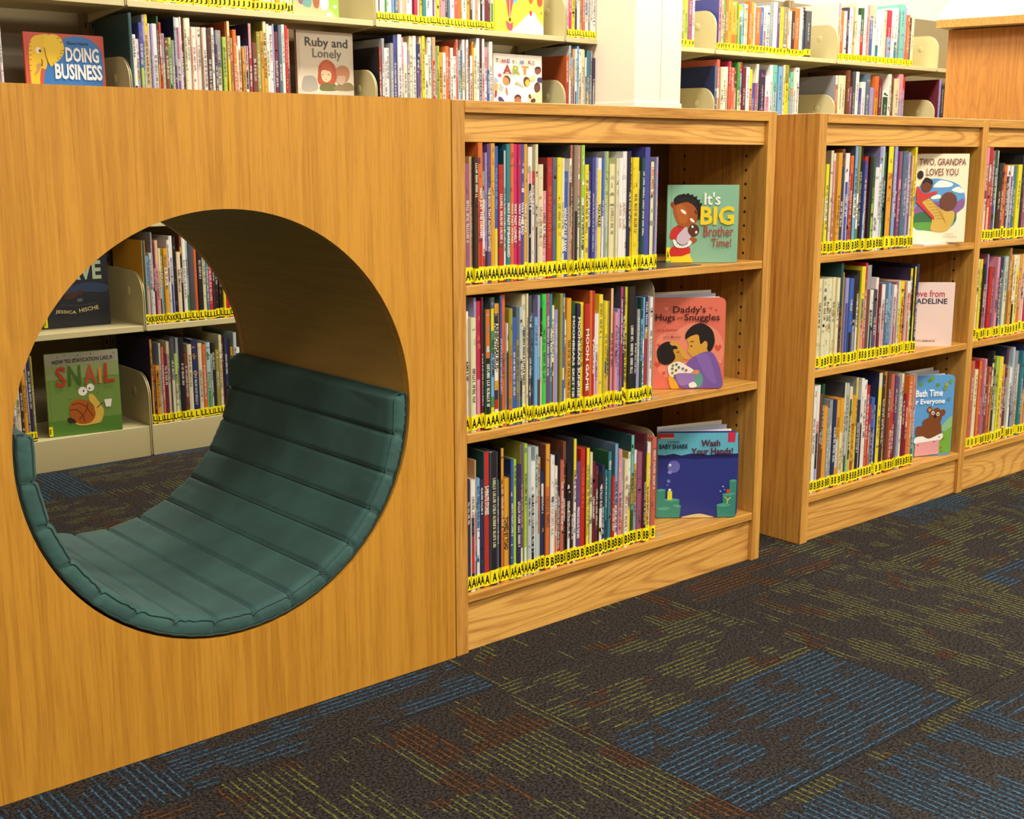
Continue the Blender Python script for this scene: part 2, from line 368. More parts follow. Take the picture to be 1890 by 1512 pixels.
# ---------------------------------------------------------------- segmented cushion lying in the hole
def cushion():
    r = empty('nook_cushion', (CX, .3, CZ-R0)); L = (-CX, -.3, -(CZ-R0))
    NS, SUB = 15, 14; A0, A1 = radians(2.5), radians(-186.5)
    rnd = random.Random(5)
    y0, y1 = .004, YB-.004; NY = 46
    crease = [(rnd.uniform(0, NS), rnd.uniform(y0, y1), rnd.uniform(-.9, .9), rnd.uniform(.0008, .0022)) for _ in range(16)]
    def th(u, y):
        s = u*NS; f = s-math.floor(s); d = min(f, 1-f)
        puff = 1-(1-min(1, d/.09))**2.2+.25*(1-(2*f-1)**2)
        e = min(y-y0, y1-y)
        edge = math.sqrt(max(0, 1-(1-min(1, e/.007))**2))
        t = .0235+.0078*puff
        end = min(u, 1-u)*NS
        t *= math.sqrt(max(.02, 1-(1-min(1, end/.09))**2))
        for cs, cy, sl, am in crease:
            q = (s-cs)-sl*(y-cy)*6
            if abs(q) < .5 and abs(y-cy) < .12: t -= am*math.exp(-(q/.09)**2)*math.exp(-((y-cy)/.07)**2)
        # gathered ruffles close to the sewn front edge
        t += .0012*sin(s*17+sin(s*5)*2.5)*(.25+.75*math.exp(-((s-9.5)/2.2)**2))*math.exp(-(e/.018)**2)*puff
        return t*(.72+.28*edge)
    m = MB(); NU = NS*SUB
    ys = []
    for j in range(NY+1):
        v = j/NY; ys.append(y0+(y1-y0)*(.5-.5*cos(pi*v))*.35+(y1-y0)*v*.65)
    ro = R0-.004
    for i in range(NU+1):
        u = i/NU; a = A0+(A1-A0)*u
        f = (u*NS) % 1; pin = math.exp(-(min(f, 1-f)/.06)**2)
        for j, y in enumerate(ys):
            yy = y
            if j == 0: yy = y0+.004*pin
            if j == NY: yy = y1-.004*pin
            t = th(u, y); rr = ro-t
            m.v.append((CX+rr*cos(a), yy, CZ+rr*sin(a)))
    W = NY+1
    for i in range(NU):
        for j in range(NY):
            m.face((i*W+j, i*W+j+1, (i+1)*W+j+1, (i+1)*W+j), smooth=True)
    # outer skin and rim, bulging a little
    base = len(m.v); cols = 4
    for i in range(NU+1):
        u = i/NU; a = A0+(A1-A0)*u; f = (u*NS) % 1; pin = math.exp(-(min(f, 1-f)/.07)**2)
        wr = .0012*sin(u*NS*29)+.0008*sin(u*NS*51+1)
        for (y, rr) in ((y0-.0015+.005*pin+wr, ro-.016), (y0-.0015+.005*pin-wr, ro-.007), (y0+.001, ro), (y1-.001, ro), (y1+.0015-.005*pin, ro-.012)):
            m.v.append((CX+rr*cos(a), y, CZ+rr*sin(a)))
    C = 5
    for i in range(NU):
        o0, o1 = base+i*C, base+(i+1)*C
        m.face((i*W, (i+1)*W, o1, o0), smooth=True)
        for q in range(C-1): m.face((o0+q, o1+q, o1+q+1, o0+q+1), smooth=True)
        m.face((o0+C-1, o1+C-1, (i+1)*W+NY, i*W+NY), smooth=True)
    for i in (0, NU):
        loop = [i*W+j for j in range(W)]+[base+i*C+q for q in range(C-1, -1, -1)]
        m.face(loop if i == 0 else loop[::-1])
    m.build('cushion_body', M_cush, r, L)
    for y, rr in ((.0035, ro-.002), (y1+.001, ro-.002)):
        p = [(CX+(rr+.0005*sin(i*1.3))*cos(A0+(A1-A0)*i/180), y, CZ+(rr+.0005*sin(i*1.3))*sin(A0+(A1-A0)*i/180)) for i in range(181)]
        q = MB(); q.tube(p, .0022, 6); q.build('piping', M_pipe, r, L)
    for y in (y0+.0008, y1-.0008):                       # welt along the inner edges
        p = []
        for i in range(301):
            u = .003+.994*i/300; a = A0+(A1-A0)*u; t = th(u, y)-.0006; p.append((CX+(ro-t)*cos(a), y, CZ+(ro-t)*sin(a)))
        q = MB(); q.tube(p, .0012, 5); q.build('welt', M_cush, r, L)
    # stitched seam threads between the rolls
    for s in range(1, NS):
        a = A0+(A1-A0)*s/NS; q = MB(); rr = ro-.0125
        q.tube([(CX+(rr-.0110)*cos(a), y0+.006+(y1-y0-.012)*i/12, CZ+(rr-.0110)*sin(a)) for i in range(13)], .0017, 5)
        q.build('seam', M_pipe, r, L)
    tag(r, 'dark teal quilted cushion curved inside the round hole of the oak cube', 'cushion')
cushion()

# ---------------------------------------------------------------- cream steel shelving along the back wall
YF, YK = 1.980, 2.30
SZ = (.101, .433, .768, 1.105, 1.442)
BX = (-.65, .2735, 1.196, 2.1195, 3.0425, 3.9655, 4.8885, 5.8115)
def bracket_pts(z):
    R = .075; t = z+.172
    p = [(YF-.002, z-.016), (YF-.002, t-R)]+[(YF-.002+R-R*cos(a*pi/16), t-R+R*sin(a*pi/16)) for a in range(1, 9)]
    return p+[(YK-.03, t+.004), (YK-.03, z-.045), (YF+.12, z-.030), (YF+.01, z-.022)]
BAYL = ['cream steel shelving bay seen at the far left, through the hole and above the cube',
        'cream steel shelving bay whose yellow-taped books show in the middle of the round hole',
        'cream steel shelving bay above the nearest oak bookcase, left of the white pillar',
        'cream steel shelving bay mostly hidden behind the white pillar',
        'cream steel shelving bay just right of the white pillar',
        'cream steel shelving bay behind the second oak bookcase, left of the slanted top',
        'cream steel shelving bay half hidden behind the slanted oak stand']
for i in range(7):
    x0, x1 = BX[i]+.0015, BX[i+1]-.0015
    r = empty('steel_shelving', (x0, YF, 0)); L = (-x0, -YF, 0)
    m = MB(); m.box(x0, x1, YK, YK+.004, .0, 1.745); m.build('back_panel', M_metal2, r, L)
    for xa, xb in ((x0, x0+.02), (x1-.02, x1)):
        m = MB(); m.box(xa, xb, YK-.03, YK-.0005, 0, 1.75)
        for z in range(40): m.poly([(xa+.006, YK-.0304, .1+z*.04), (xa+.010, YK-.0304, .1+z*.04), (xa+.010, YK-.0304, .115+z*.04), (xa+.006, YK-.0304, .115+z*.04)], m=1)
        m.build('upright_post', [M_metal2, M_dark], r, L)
    for s, z in enumerate(SZ):
        m = MB()
        if s == 0:
            m.box(x0+.004, x1-.004, YF, YK-.032, z-.004, z); m.box(x0+.004, x1-.004, YF, YF+.003, 0, z-.004)
            m.build('base_shelf', M_metal, r, L, .0008)
        else:
            m.box(x0+.004, x1-.004, YF, YK-.032, z-.0195, z)
            m.build('shelf', M_metal, r, L, .0012)
        for xa, xb in ((x0, x0+.003), (x1-.003, x1)):
            m = MB(); pts = bracket_pts(z)
            if s == 0: pts = [(YF-.002, .002)]+pts[1:-3]+[(YK-.03, .002)]
            m.prism(pts, 'x', xa, xb)
            # pressed boss
            xf = xa if xa > x0 else xb; sg = -1 if xa > x0 else 1
            cy, cz, R = YF+.105, z+.105, .016
            k0 = len(m.v)
            for rr, dd in ((R, .0002), (R*.8, .0022), (R*.35, .0028)):
                m.v += [(xf+sg*dd, cy+rr*cos(a*pi/8), cz+rr*sin(a*pi/8)) for a in range(16)]
            for q in range(2):
                for a in range(16):
                    b2 = (a+1) % 16; f = (k0+q*16+a, k0+q*16+b2, k0+q*16+16+b2, k0+q*16+16+a); m.face(f if sg > 0 else f[::-1], smooth=True)
            f = [k0+32+a for a in range(16)]; m.face(f if sg > 0 else f[::-1])
            m.build('end_bracket', M_metal, r, L, .0008)
    tag(r, BAYL[i], 'shelving', 'steel shelving bays along the back wall')

# ---------------------------------------------------------------- oak stand with a slanted cream top, right
st = empty('slanted_oak_stand', (4.087, 1.45, 0), radians(13))
m = MB(); m.prism([(0, 0), (.9, 0), (.9, -1.5), (0, -1.5)], 'z', 0, 1.552); m.build('cabinet_body', oak('oak_stand', 'z', hx('D08E3C'), hx('A86524'), cathedral=.2, contrast=.8, seed=9), st, None, .002)
m = MB(); m.prism([(-.115, 1.556), (-.11, 1.592), (.9, 2.26), (.9, 1.556)], 'y', .02, -1.55); top = m.build('slanted_top', M_slant, st)
m = MB(); m.prism([(-.119, 1.553), (-.119, 1.588), (-.1155, 1.588), (-.1155, 1.553)], 'y', .021, -1.551); m.build('edge_strip', M_oak_h, st)
tag(st, 'tall oak stand with a slanted cream top rising behind the right bookcases', 'stand')
BOOKS = '''
A 0.005 0.732 A
339 108 224 x
453 42 237 z -
501 59 237 u
567 87 236 N w 0.95 0.68 ~
659 104 262 o4r6 w 0.68 0.33 NOT JUST THE DRIVER!
770 51 210 e2c2w2r1w1
826 43 244 v6k1w1 -
876 88 260 q c 0.69 0.23 THE BOOK THAT ALMOST RHYMED
970 91 261 Y -
1067 89 256 b6y4 s 0.84 0.55 ~
1164 108 222 r w 0.75 0.33 ~
1278 62 248 f4w5r1/T
1346 93 260 t w 0.58 0.18 WAY PAST EMBARRASSED
1445 76 261 o c 0.57 0.28 WAY PAST AFRAID
1527 91 260 P w 0.57 0.28 WAY PAST LONELY
1624 76 260 h w 0.57 0.30 WAY PAST MEAN
1707 90 260 i w 0.58 0.34 WAY PAST BAD
1803 88 260 Y c 0.57 0.35 WAY PAST
1896 104 255 w2p1k4k3c1 w 0.67 0.54 ~
2006 73 209 r1w7
2085 68 260 c4Q4c1 w 0.73 0.42 ~
2159 119 222 c u 0.63 0.37 ~
2284 98 171 p3w1p4
2388 155 235 r/R o 0.76 0.26 ~
2549 97 234 S -
2652 111 235 y m 0.62 0.41 ~
2769 73 234 c u 0.63 0.41 ~
2849 132 208 b w 0.66 0.24 WHAT OLLIE SAW
2986 55 233 w1n1z3
3047 77 259 j/E
3131 106 259 u5k5 -
3242 78 258 p4w6 k 0.62 0.37 ~
3326 84 259 l4w6 k 0.54 0.20 HOW TO WRITE A POEM
3416 102 221 y
3524 108 208 b/R w 0.81 0.46 THE NEW ROOSTER
3638 63 235 i
3707 57 235 v
3770 112 234 w1y9 k 0.61 0.41 YOU RULE!
3888 58 234 b3w3
3952 72 246 e
4030 99 247 l3f3 w 0.61 0.39 ~
4153 153 222 c u 0.60 0.37 ~
4311 59 233 c -
4377 101 234 w z 0.61 0.39 ~
4483 90 247 w z 0.58 0.37 ~
4579 72 247 w z 0.57 0.45 ~
4657 63 248 Q w 0.66 0.38 ~
4726 103 235 y k 0.95 0.31 ~
4844 174 235 y n 0.68 0.34 ~
5024 40 207 c
5070 80 234 T w 0.88 0.32 ~
5156 142 256 i -
5304 140 226 c/B o 0.95 0.70 ~
5450 66 221 w
5522 57 236 v
B 0.005 0.446 A
353 89 235 w k 0.59 0.43 NELLIE
448 117 223 c k 0.56 0.28 ~
572 51 260 v2Q5 -
629 108 253 h6p4 -
743 51 260 M w 0.58 0.19 ~
800 133 236 o4k6/G w 0.55 0.20 ~
941 103 258 E1y2g2s4g1y2 k 0.68 0.40 NO, NO, GNOME!
1050 129 245 Y1Q1w6Y1Q1r1w2 k 0.86 0.48 RAINBOWSAURUS
1186 53 259 i6E2/G
1244 112 260 o n 0.56 0.38 ~
1362 35 205 w2Q5 -
1403 91 233 m4o4j2 j 0.69 0.38 ~
1500 86 215 b w 0.68 0.27 ~
1592 84 234 S3m5S3 E 0.68 0.38 ~
1682 82 234 f4k3T2 w 0.64 0.40 ~
1770 93 258 c k 0.73 0.30 ACORN WAS A LITTLE WILD
1869 44 259 c
1919 72 255 E w 0.51 0.35 ~
1997 64 255 k s 0.86 0.37 ~
2066 78 211 s9r1 E 0.92 0.73 ~
2150 59 254 v3s3E3
2215 62 228 k2c6 -
2282 101 255 L G 0.72 0.30 ~
2390 94 255 x2q5
2489 57 254 t w 0.73 0.42 WHAT RILEY WORE
2552 77 230 c4n4
2635 86 221 v
2756 72 253 m -
2834 67 252 b6c1b3/m w 0.97 0.86 ~
2907 82 198 c2n3w2 n 0.84 0.45 ~
2995 117 241 Y
3144 95 231 G w 0.88 0.12 MOONBEARS SKETTIE
3245 95 228 Q w 0.88 0.12 MOONBEARS SUNRISE
3346 110 230 y
3462 120 227 r w 0.77 0.20 MOON GAME
3588 85 253 o/O -
3679 61 252 r w 0.62 0.31 TACOS
3745 110 204 w3p3 q 0.61 0.32 ~
3861 101 243 y
3968 65 242 f2s4
4039 74 228 y5i1Y2k1
4119 118 227 m2m3z3 k 0.56 0.31 ~
4243 91 253 d3p4/n
4340 79 202 p
4424 69 209 v b 0.81 0.32 ~
4500 76 254 P3h3x2/E
4582 73 253 Q
4661 112 253 y k 0.61 0.21 ~
4779 161 253 k w 0.67 0.27 ~
4945 68 229 k w 0.57 0.29 ~
5020 88 203 e4v3
5113 78 227 T1s2G2
5198 92 227 s2w3 i 0.46 0.16 ~
5296 96 228 B3Y1r5w1 w 0.95 0.67 ~
5397 83 227 w
C 0.008 0.122 A
360 76 231 Q w 0.80 0.61 ~
442 106 229 w4k2r4k1w1
554 41 267 z4r3N3 -
601 85 229 s4w4l1 B 0.93 0.54 ~
692 83 226 Q w 0.92 0.68 ~
781 150 280 r/T w 0.75 0.54 5-MINUTE STORIES
937 188 276 k/E c 0.81 0.29 ~
1131 79 216 S6w1 w 0.84 0.37 ~
1216 91 280 Y2o5/k c 0.70 0.40 ~
1312 154 216 Y k 0.63 0.31 TOWED BY TOAD
1473 80 253 b/B w 0.64 0.38 ~
1559 69 252 l G 0.95 0.79 ~
1634 116 239 Q w 0.68 0.28 ~
1756 82 280 q7w2/m p 0.70 0.38 ~
1844 76 280 l7w2
1926 85 272 f E 0.61 0.40 ~
2017 104 241 w2k5
2127 89 269 f G 0.94 0.69 ~
2222 93 245 z3j3f3 n 0.94 0.77 ~
2321 84 215 B1w1B6 w 0.85 0.58 ~
2411 142 270 Y3o6/n n 0.59 0.35 ~
2560 110 244 w e 0.63 0.30 ~
2675 74 220 w3o3w1
2755 80 246 k4E4r2
2841 99 229 j w 0.80 0.35 ~
2946 84 267 n1k6 w 0.54 0.36 ~
3035 97 221 k3w5 k 0.62 0.26 ~
3138 69 193 N w 0.56 0.28 ~
3213 101 269 y3w6/E k 0.75 0.50 ~
3320 111 218 q w 0.55 0.23 WRONG DOG IN THE BED
3437 131 244 r o 0.83 0.47 ~
3574 115 244 y/R g 0.85 0.22 ~
3695 78 233 c
3779 78 212 M w 0.63 0.40 LION LULLABY
3863 85 200 M2n3M2
3954 114 185 k3w4 w 0.83 0.50 ~
4074 82 199 B w 0.53 0.24 ~
4162 66 187 t3B2
4235 113 226 t/G w 0.91 0.83 ~
4353 84 169 r w 0.58 0.29 ~
4443 104 240 s4w2l1/S k 0.65 0.17 ~
4553 101 226 p M 0.57 0.20 ~
4660 105 202 e3o3
4771 112 200 c2w2 r 0.59 0.20 ~
4890 96 214 w3x1y3/m
4992 110 250 a3m2G3/T k 0.66 0.48 ~
5108 83 215 w1Y3e3
5197 146 209 x -
5349 81 249 k/M c 0.56 0.17 ~
5436 99 203 y3Y3y2 n 0.63 0.20 ~
5541 103 226 w7y1 p 0.61 0.17 ~
5650 128 236 j
D 0.008 0.732 B
11433 119 219 g4w3g2i2
11558 111 219 y3w2y2k1
11708 124 251 c/u -
11838 79 227 p2j4
11923 96 244 w2d3c3
12025 149 246 Y n 0.58 0.26 ~
12187 126 255 n1B5 w 0.50 0.25 ~
12319 158 245 w2i5 w 0.59 0.38 ~
12483 65 207 q
12554 122 239 o2r5o1r3
12710 160 262 s4w2s2f1/E
12876 110 262 m4w3g2 n 0.46 0.31 ~
13027 117 262 k f 0.76 0.23 ~
13150 98 226 i2b2f3 w 0.79 0.40 ~
13254 143 237 r1b3f4b2
13425 105 237 k -
13536 106 237 G3l3 l 0.67 0.42 ~
13648 156 210 w q 0.38 0.23 ~
13811 118 262 v1w5
13935 90 262 f
14031 91 247 G
14128 48 259 k -
14190 268 262 y2Y6/k -
14465 131 262 v4s2
14602 122 251 q p 0.55 0.42 ~
14731 123 250 x2p3x2
14860 120 250 S v 0.67 0.46 ~
14986 106 252 S
15097 99 248 v
15202 118 239 n3T1M1T2
15326 81 239 d3w3
15412 92 261 y n 0.83 0.36 ~
E 0.008 0.445 B
11389 85 227 c7r1
11492 182 227 c7b1 k 0.73 0.46 ~
11680 148 226 c7s1 k 0.82 0.55 ~
11846 139 227 c7g1 k 0.74 0.51 ~
11992 122 226 c7y1 k 0.67 0.44 ~
12124 126 227 c7k1 k 0.73 0.50 ~
12257 118 226 c7y1 k 0.73 0.53 ~
12380 108 262 T4n4G1/T -
12502 136 237 Y -
12670 136 222 v2i5 -
12812 167 221 b5k3 w 0.75 0.61 ~
12987 156 228 k3e3 -
13151 143 238 k2w5l1
13300 156 248 y3e2p4
13462 94 257 h1j5
13563 179 250 e2n6 -
13748 148 185 w2T5
13902 137 185 E3q3
14045 115 215 w3p5 r 0.68 0.38 ~
14167 85 198 M/R
14258 147 196 w2p5
14413 131 198 S
14549 125 198 s4i1
14681 126 196 i3v3
14813 135 191 w1x5
14954 96 197 x
15056 89 200 c
15150 152 199 y3Y4
15309 153 198 o2r4 M 0.91 0.35 ~
15468 146 197 w1j5
15622 137 230 y1w1o2l4/Q
15766 91 234 y/k
15863 108 240 B
F 0.012 0.123 B
11465 102 280 Q4N3B1 c 0.48 0.27 ~
11572 123 280 w
11701 127 280 w3p1k3v2
11835 90 256 n w 0.61 0.50 ~
11930 90 280 G3n3
12026 156 221 Y -
12188 103 214 e w 0.75 0.24 ~
12297 131 234 e
12434 131 233 B w 0.69 0.30 ~
12571 148 232 Y4f3Y2
12725 157 233 Y3c5 u 0.43 0.18 ~
12888 94 272 c/E
12987 114 270 f5G2
13108 115 259 c1G5l2 c 0.70 0.37 ~
13228 160 235 Y6O2 n 0.68 0.40 ~
13394 92 280 y/e
13492 137 218 Q3k3
13635 113 275 w3k4
13755 139 269 w
13899 148 253 r3j4
14053 98 200 r2o3
14157 149 217 b3e4 k 0.63 0.20 ~
14312 121 193 v
14439 198 280 c1y6/B n 0.58 0.36 ~
14645 128 271 N
14780 106 280 Y3c5 k 0.65 0.30 ~
14891 115 268 n
15012 150 270 j3r5 w 0.43 0.06 ~
15168 129 205 M
15303 112 262 q4M4
15421 117 258 e3v4
15545 104 266 c
15655 123 208 M
15784 110 206 r2M4
15900 146 256 o
16052 98 254 o2Y2
16156 116 257 j4T2/f
G 0.008 0.732 B
19071 150 262 p2d3n1c5
19228 162 262 r2w2j3d4
19417 144 253 x3r4w1
19567 124 255 G5i4w1
19697 109 253 f4c5w1
19812 163 219 k3N4 c 0.63 0.41 ~
19983 112 218 n
20101 169 212 o -
20278 188 211 w1B6
20474 130 211 w1q6
20611 150 210 S
20768 113 210 t
20889 220 214 y
21126 161 241 k -
21295 195 200 x
21510 184 218 w
21702 156 232 b
21879 186 224 c
H 0.008 0.445 B
19048 116 236 c
19171 107 236 y
19284 115 222 c
19405 128 203 k2j5
19538 108 219 Q
19653 85 248 v/x
19746 195 210 r -
19953 176 208 q
20135 135 237 p3q1p2
20276 120 236 B
20401 165 236 k1c5 k 0.81 0.20 ~
20599 201 236 f3c4
20806 118 261 j4O4/m
20930 160 236 Y
21095 169 238 w4k3
21270 174 237 c1y5
21453 139 236 Y2o5
21601 165 238 d
21775 184 225 w
21971 180 222 h
22160 164 233 b
I 0.008 0.123 B
19049 124 262 y
19178 167 261 j
19352 177 235 c n 0.93 0.53 ~
19535 192 260 o/r -
19733 130 222 x
19868 112 261 p2x5
19987 126 231 n
20119 132 234 j
20256 137 280 k1c2Y5/k
20399 151 224 Q
20557 157 260 l3c4
20723 202 258 y
20931 178 233 Y2d5
21115 117 192 q
21238 137 280 M/B
21381 118 220 w
21505 119 280 f3B4
21630 211 266 e
21847 208 223 c3y3
22065 162 262 t
22237 192 280 B3Y3
22439 209 233 p
J 1.985 0.433 K
2792 113 272 T/Y -
2911 97 222 s3d4
3014 82 232 f
3103 51 297 e3p2w3
3160 72 258 M
3238 96 271 d2p5
3340 70 245 c4k2
3416 102 245 m3s3
3523 129 244 Y2w2Y4
3658 73 270 w2n1f3
3737 111 283 w2v1i5 w 0.70 0.44 ~
3854 101 279 k -
3961 128 230 c k 0.75 0.43 ~
4094 74 281 n1Y1k6 w 0.63 0.46 ~
4175 115 278 w
4296 91 270 f4g2
4393 170 265 E -
4580 93 269 o -
4691 170 263 k
4867 107 268 c
4980 88 260 t
5074 135 267 h
5223 81 259 N
5309 108 266 k
5479 118 258 k
5603 78 252 y
5687 121 264 r
5814 138 269 j
K 1.985 0.101 L
2877 84 283 Y/Q
2968 57 196 o1N3
3031 129 195 Y n 0.92 0.28 ~
3166 60 268 f
3233 87 255 j
3326 128 229 M
3459 101 271 c
3567 129 280 E4c4
3701 102 227 l3c4
3809 89 279 f
3904 144 278 k
4054 117 227 n
4177 142 254 c
4327 218 269 B
4559 136 254 c
4701 122 249 o
4851 151 254 f3g4
5009 50 214 f
5065 118 248 k
5191 133 227 m
5330 91 276 c
5427 97 270 n
5529 114 265 B
5649 109 258 k
5764 109 230 Y
5879 109 279 f
5995 110 226 w
L 1.985 0.101 L
-1739 119 141 M
-1610 77 140 w
-1527 120 180 c
-1398 82 213 N
-1310 111 221 Y
-1193 54 254 e
-1133 103 266 Q4Q3
-1025 69 269 m
M 1.985 1.105 K
2797 97 300 T/T -
2903 95 236 w N 0.95 0.72 ~
3004 107 223 w3y1w3
3118 129 273 i4t1l2Y3
3253 74 297 v3f4/e
3333 103 299 y1d5 k 0.79 0.31 ~
3442 57 272 w
3505 75 270 v
3586 146 273 w
3737 48 296 G1N4Y3l2
3792 67 278 r2w1r3q2
3864 103 245 e3l2e3
3974 120 233 n
4100 88 234 l1g4k3 w 0.72 0.41 ~
4193 93 226 e
4293 68 297 f4q4/B
4366 125 296 w1x4q5 w 0.57 0.35 ~
4498 50 299 w
4554 87 298 M4q5 w 0.65 0.37 ~
4647 87 296 c
4740 125 298 w
4871 50 271 d
4927 126 271 w x 0.77 0.51 ~
5059 47 272 d
5112 123 272 w
5241 51 271 z
5298 126 272 w
5431 153 268 N
5596 85 273 w
5687 98 221 Q
5791 172 267 e4c5 k 0.64 0.34 ~
5991 121 247 l
6117 37 295 O
6160 92 297 c3y4/Y
6258 69 245 z
6362 118 272 o
6487 81 222 c
6574 97 254 w1d5
6711 88 214 Y
6804 102 223 x3N2w3/w k 0.66 0.42 ~
6930 116 295 p3r5/Q w 0.54 0.32 ~
7071 157 235 n
7240 130 271 m
7382 89 274 Y
7478 137 305 c3Y5/m
7621 88 298 w
7715 117 293 w
7838 56 299 v
7900 147 275 M6Y2
8072 121 298 S6f2 w 0.57 0.39 ~
8198 102 300 w
8309 92 298 r p 0.84 0.60 ~
8407 70 288 j3E3w1
N 1.985 1.105 K
12159 100 249 r6w2/k
12281 102 279 e3w2x2
12393 112 247 w
12512 127 248 w
12650 134 265 e
12814 166 294 i/B
12991 158 297 w
13155 80 287 p2w3
13240 151 271 w2c5
13408 116 244 e
13530 133 295 c r 0.69 0.63 ~
13670 142 296 w
13820 164 268 B2q5 w 0.79 0.69 ~
13991 88 296 c
14085 123 298 y6m2
14213 127 232 w
14347 124 295 w2c5
14476 68 296 f
14550 137 297 z2r5
14694 75 266 e4w2
14774 75 267 l
14855 134 244 Y
15031 126 244 w
15163 140 268 o
15308 80 266 O
15395 112 263 w
15513 146 233 w
15665 84 295 j
15754 97 256 f
15857 107 257 S2f3
15970 107 296 w3y2w3
16083 71 293 N
16160 94 297 w
16260 62 290 M
16328 108 239 w2d3
16442 67 291 Y
16523 124 269 c
16653 132 305 w
16791 133 305 N
16929 105 305 w3p4
17041 129 275 p2w5
17175 101 190 b
17295 136 296 w
O 1.985 1.105 K
21330 148 266 o3r5/O
21485 96 305 f3w5
21586 104 260 s1Y5
21696 109 293 z3q3
21812 104 293 w4B3
21922 113 305 s
22041 142 294 w3z3
22189 124 294 c
22319 101 292 w
22426 77 263 w2M5
22508 131 291 t4y3
22645 109 292 S
22761 64 291 w
22830 142 263 Q3e4
P 1.985 1.105 K
30499 179 266 S/B -
30688 195 295 j3w1z3
30959 161 264 c
31130 162 264 w k 0.78 0.42 ~
31302 193 266 c
31515 153 291 h3o5
31678 220 265 j
31949 180 264 n2d4
32140 176 290 g3c4
32336 135 291 r1s2w3
32492 240 268 M
32753 241 271 w
33015 184 262 y2r4
33210 185 202 i
33406 181 202 x
33597 165 289 w
33769 397 265 Q
34187 336 237 w2p3
34539 213 289 w
34762 274 290 a3f4
35047 121 205 z
35180 271 285 s
35556 106 293 c
35673 307 294 m2y5
35992 124 237 c
36126 220 263 a2o1v4
36358 159 264 c
36528 245 285 w
Q 1.985 1.105 K
39784 204 262 w1o5/e
40003 363 263 c
40380 269 264 c
40746 243 291 n
41003 203 211 x
41234 246 287 E
41494 261 287 w
41769 234 208 i
42018 321 239 w
42368 403 279 S
42800 370 214 v
43199 322 272 o2Y3
43535 339 261 M
43933 505 204 w1G5
44453 232 287 w
44715 309 276 n
45054 364 267 c4y1
45433 351 291 p3v4
45815 269 280 r1v3
49394 255 279 v/M
49665 215 246 Q
R 1.985 1.442 L
12078 85 260 w
12169 59 254 N
12234 79 245 w
12333 114 260 w
12453 80 278 g
12539 80 245 w
12625 109 236 w
12778 92 260 s
12876 148 263 S
13030 96 275 z
13131 111 245 w
13248 135 266 d
13389 147 260 w
13542 100 272 w
13654 104 239 M
13764 143 236 h
13921 113 260 n1w2
14041 96 248 y
14142 144 254 t
14293 175 260 w
14474 97 251 w
14577 91 266 q
14674 85 257 w
14766 107 272 y
14879 101 236 w3o2
14986 179 260 p
15171 80 266 E
15288 109 230 S
15403 190 260 w
15599 141 254 j
15746 141 263 o
15894 66 275 m
15967 206 248 w
16179 153 254 Y
16338 115 263 N
16459 141 257 w
16606 119 266 z
16732 113 245 w
16851 91 257 k
16948 104 260 w
17058 196 251 M
17261 124 263 n
17392 158 254 c3g2
S 1.985 1.442 L
21364 73 230 w
21444 160 242 P
21611 174 236 y
21792 108 227 B
21906 142 242 w
22055 129 236 z
22190 156 239 j
22353 178 233 w2s1w2
22538 144 242 e
22689 76 242 w
22771 169 245 w
T 1.985 1.442 F
27867 174 218 w
28050 136 224 N
28196 185 218 y1m4
28391 206 227 l
28616 276 221 x
28912 129 209 w
30658 170 224 p/i
30838 161 218 d
31009 146 215 g
31176 157 227 o
31343 231 224 Y
31584 359 218 Y4o2
31953 149 218 g
32113 224 206 y1w1t6
32347 139 215 s
32508 258 212 c
32810 162 227 o
32983 174 224 Y
33168 87 218 w
33266 362 204 o
33639 221 206 b
33904 178 203 w3x3
34098 240 218 f
34349 235 235 e
34596 282 237 w
34889 193 215 q
35093 274 218 y
35378 333 221 u
35722 115 215 d
35849 197 207 w
36058 163 206 N
36232 363 221 o
36606 224 226 w
36842 260 230 k2S4
37114 405 215 E
U 1.985 1.442 F
39709 239 272 e1d3/w
39961 316 239 o
40289 165 237 w
40467 179 256 Q
40659 321 255 w
40992 129 260 z
41134 246 279 c
41393 234 226 w
41640 275 262 G2r2
41927 237 282 w
42177 198 280 p
42389 319 282 d2b6
42721 254 284 c2w4
42988 296 264 w4t2
43297 379 263 w
43690 259 262 c
43976 398 268 h3s3
44388 221 267 w
44664 278 284 w3t2
44956 209 267 e
45207 408 307 a
45643 156 294 v
45813 256 257 o
46083 271 247 Q
46368 230 259 c
V 1.985 1.105 K
-1317 73 265 p
-1239 49 255 w
-1181 73 264 w
'''
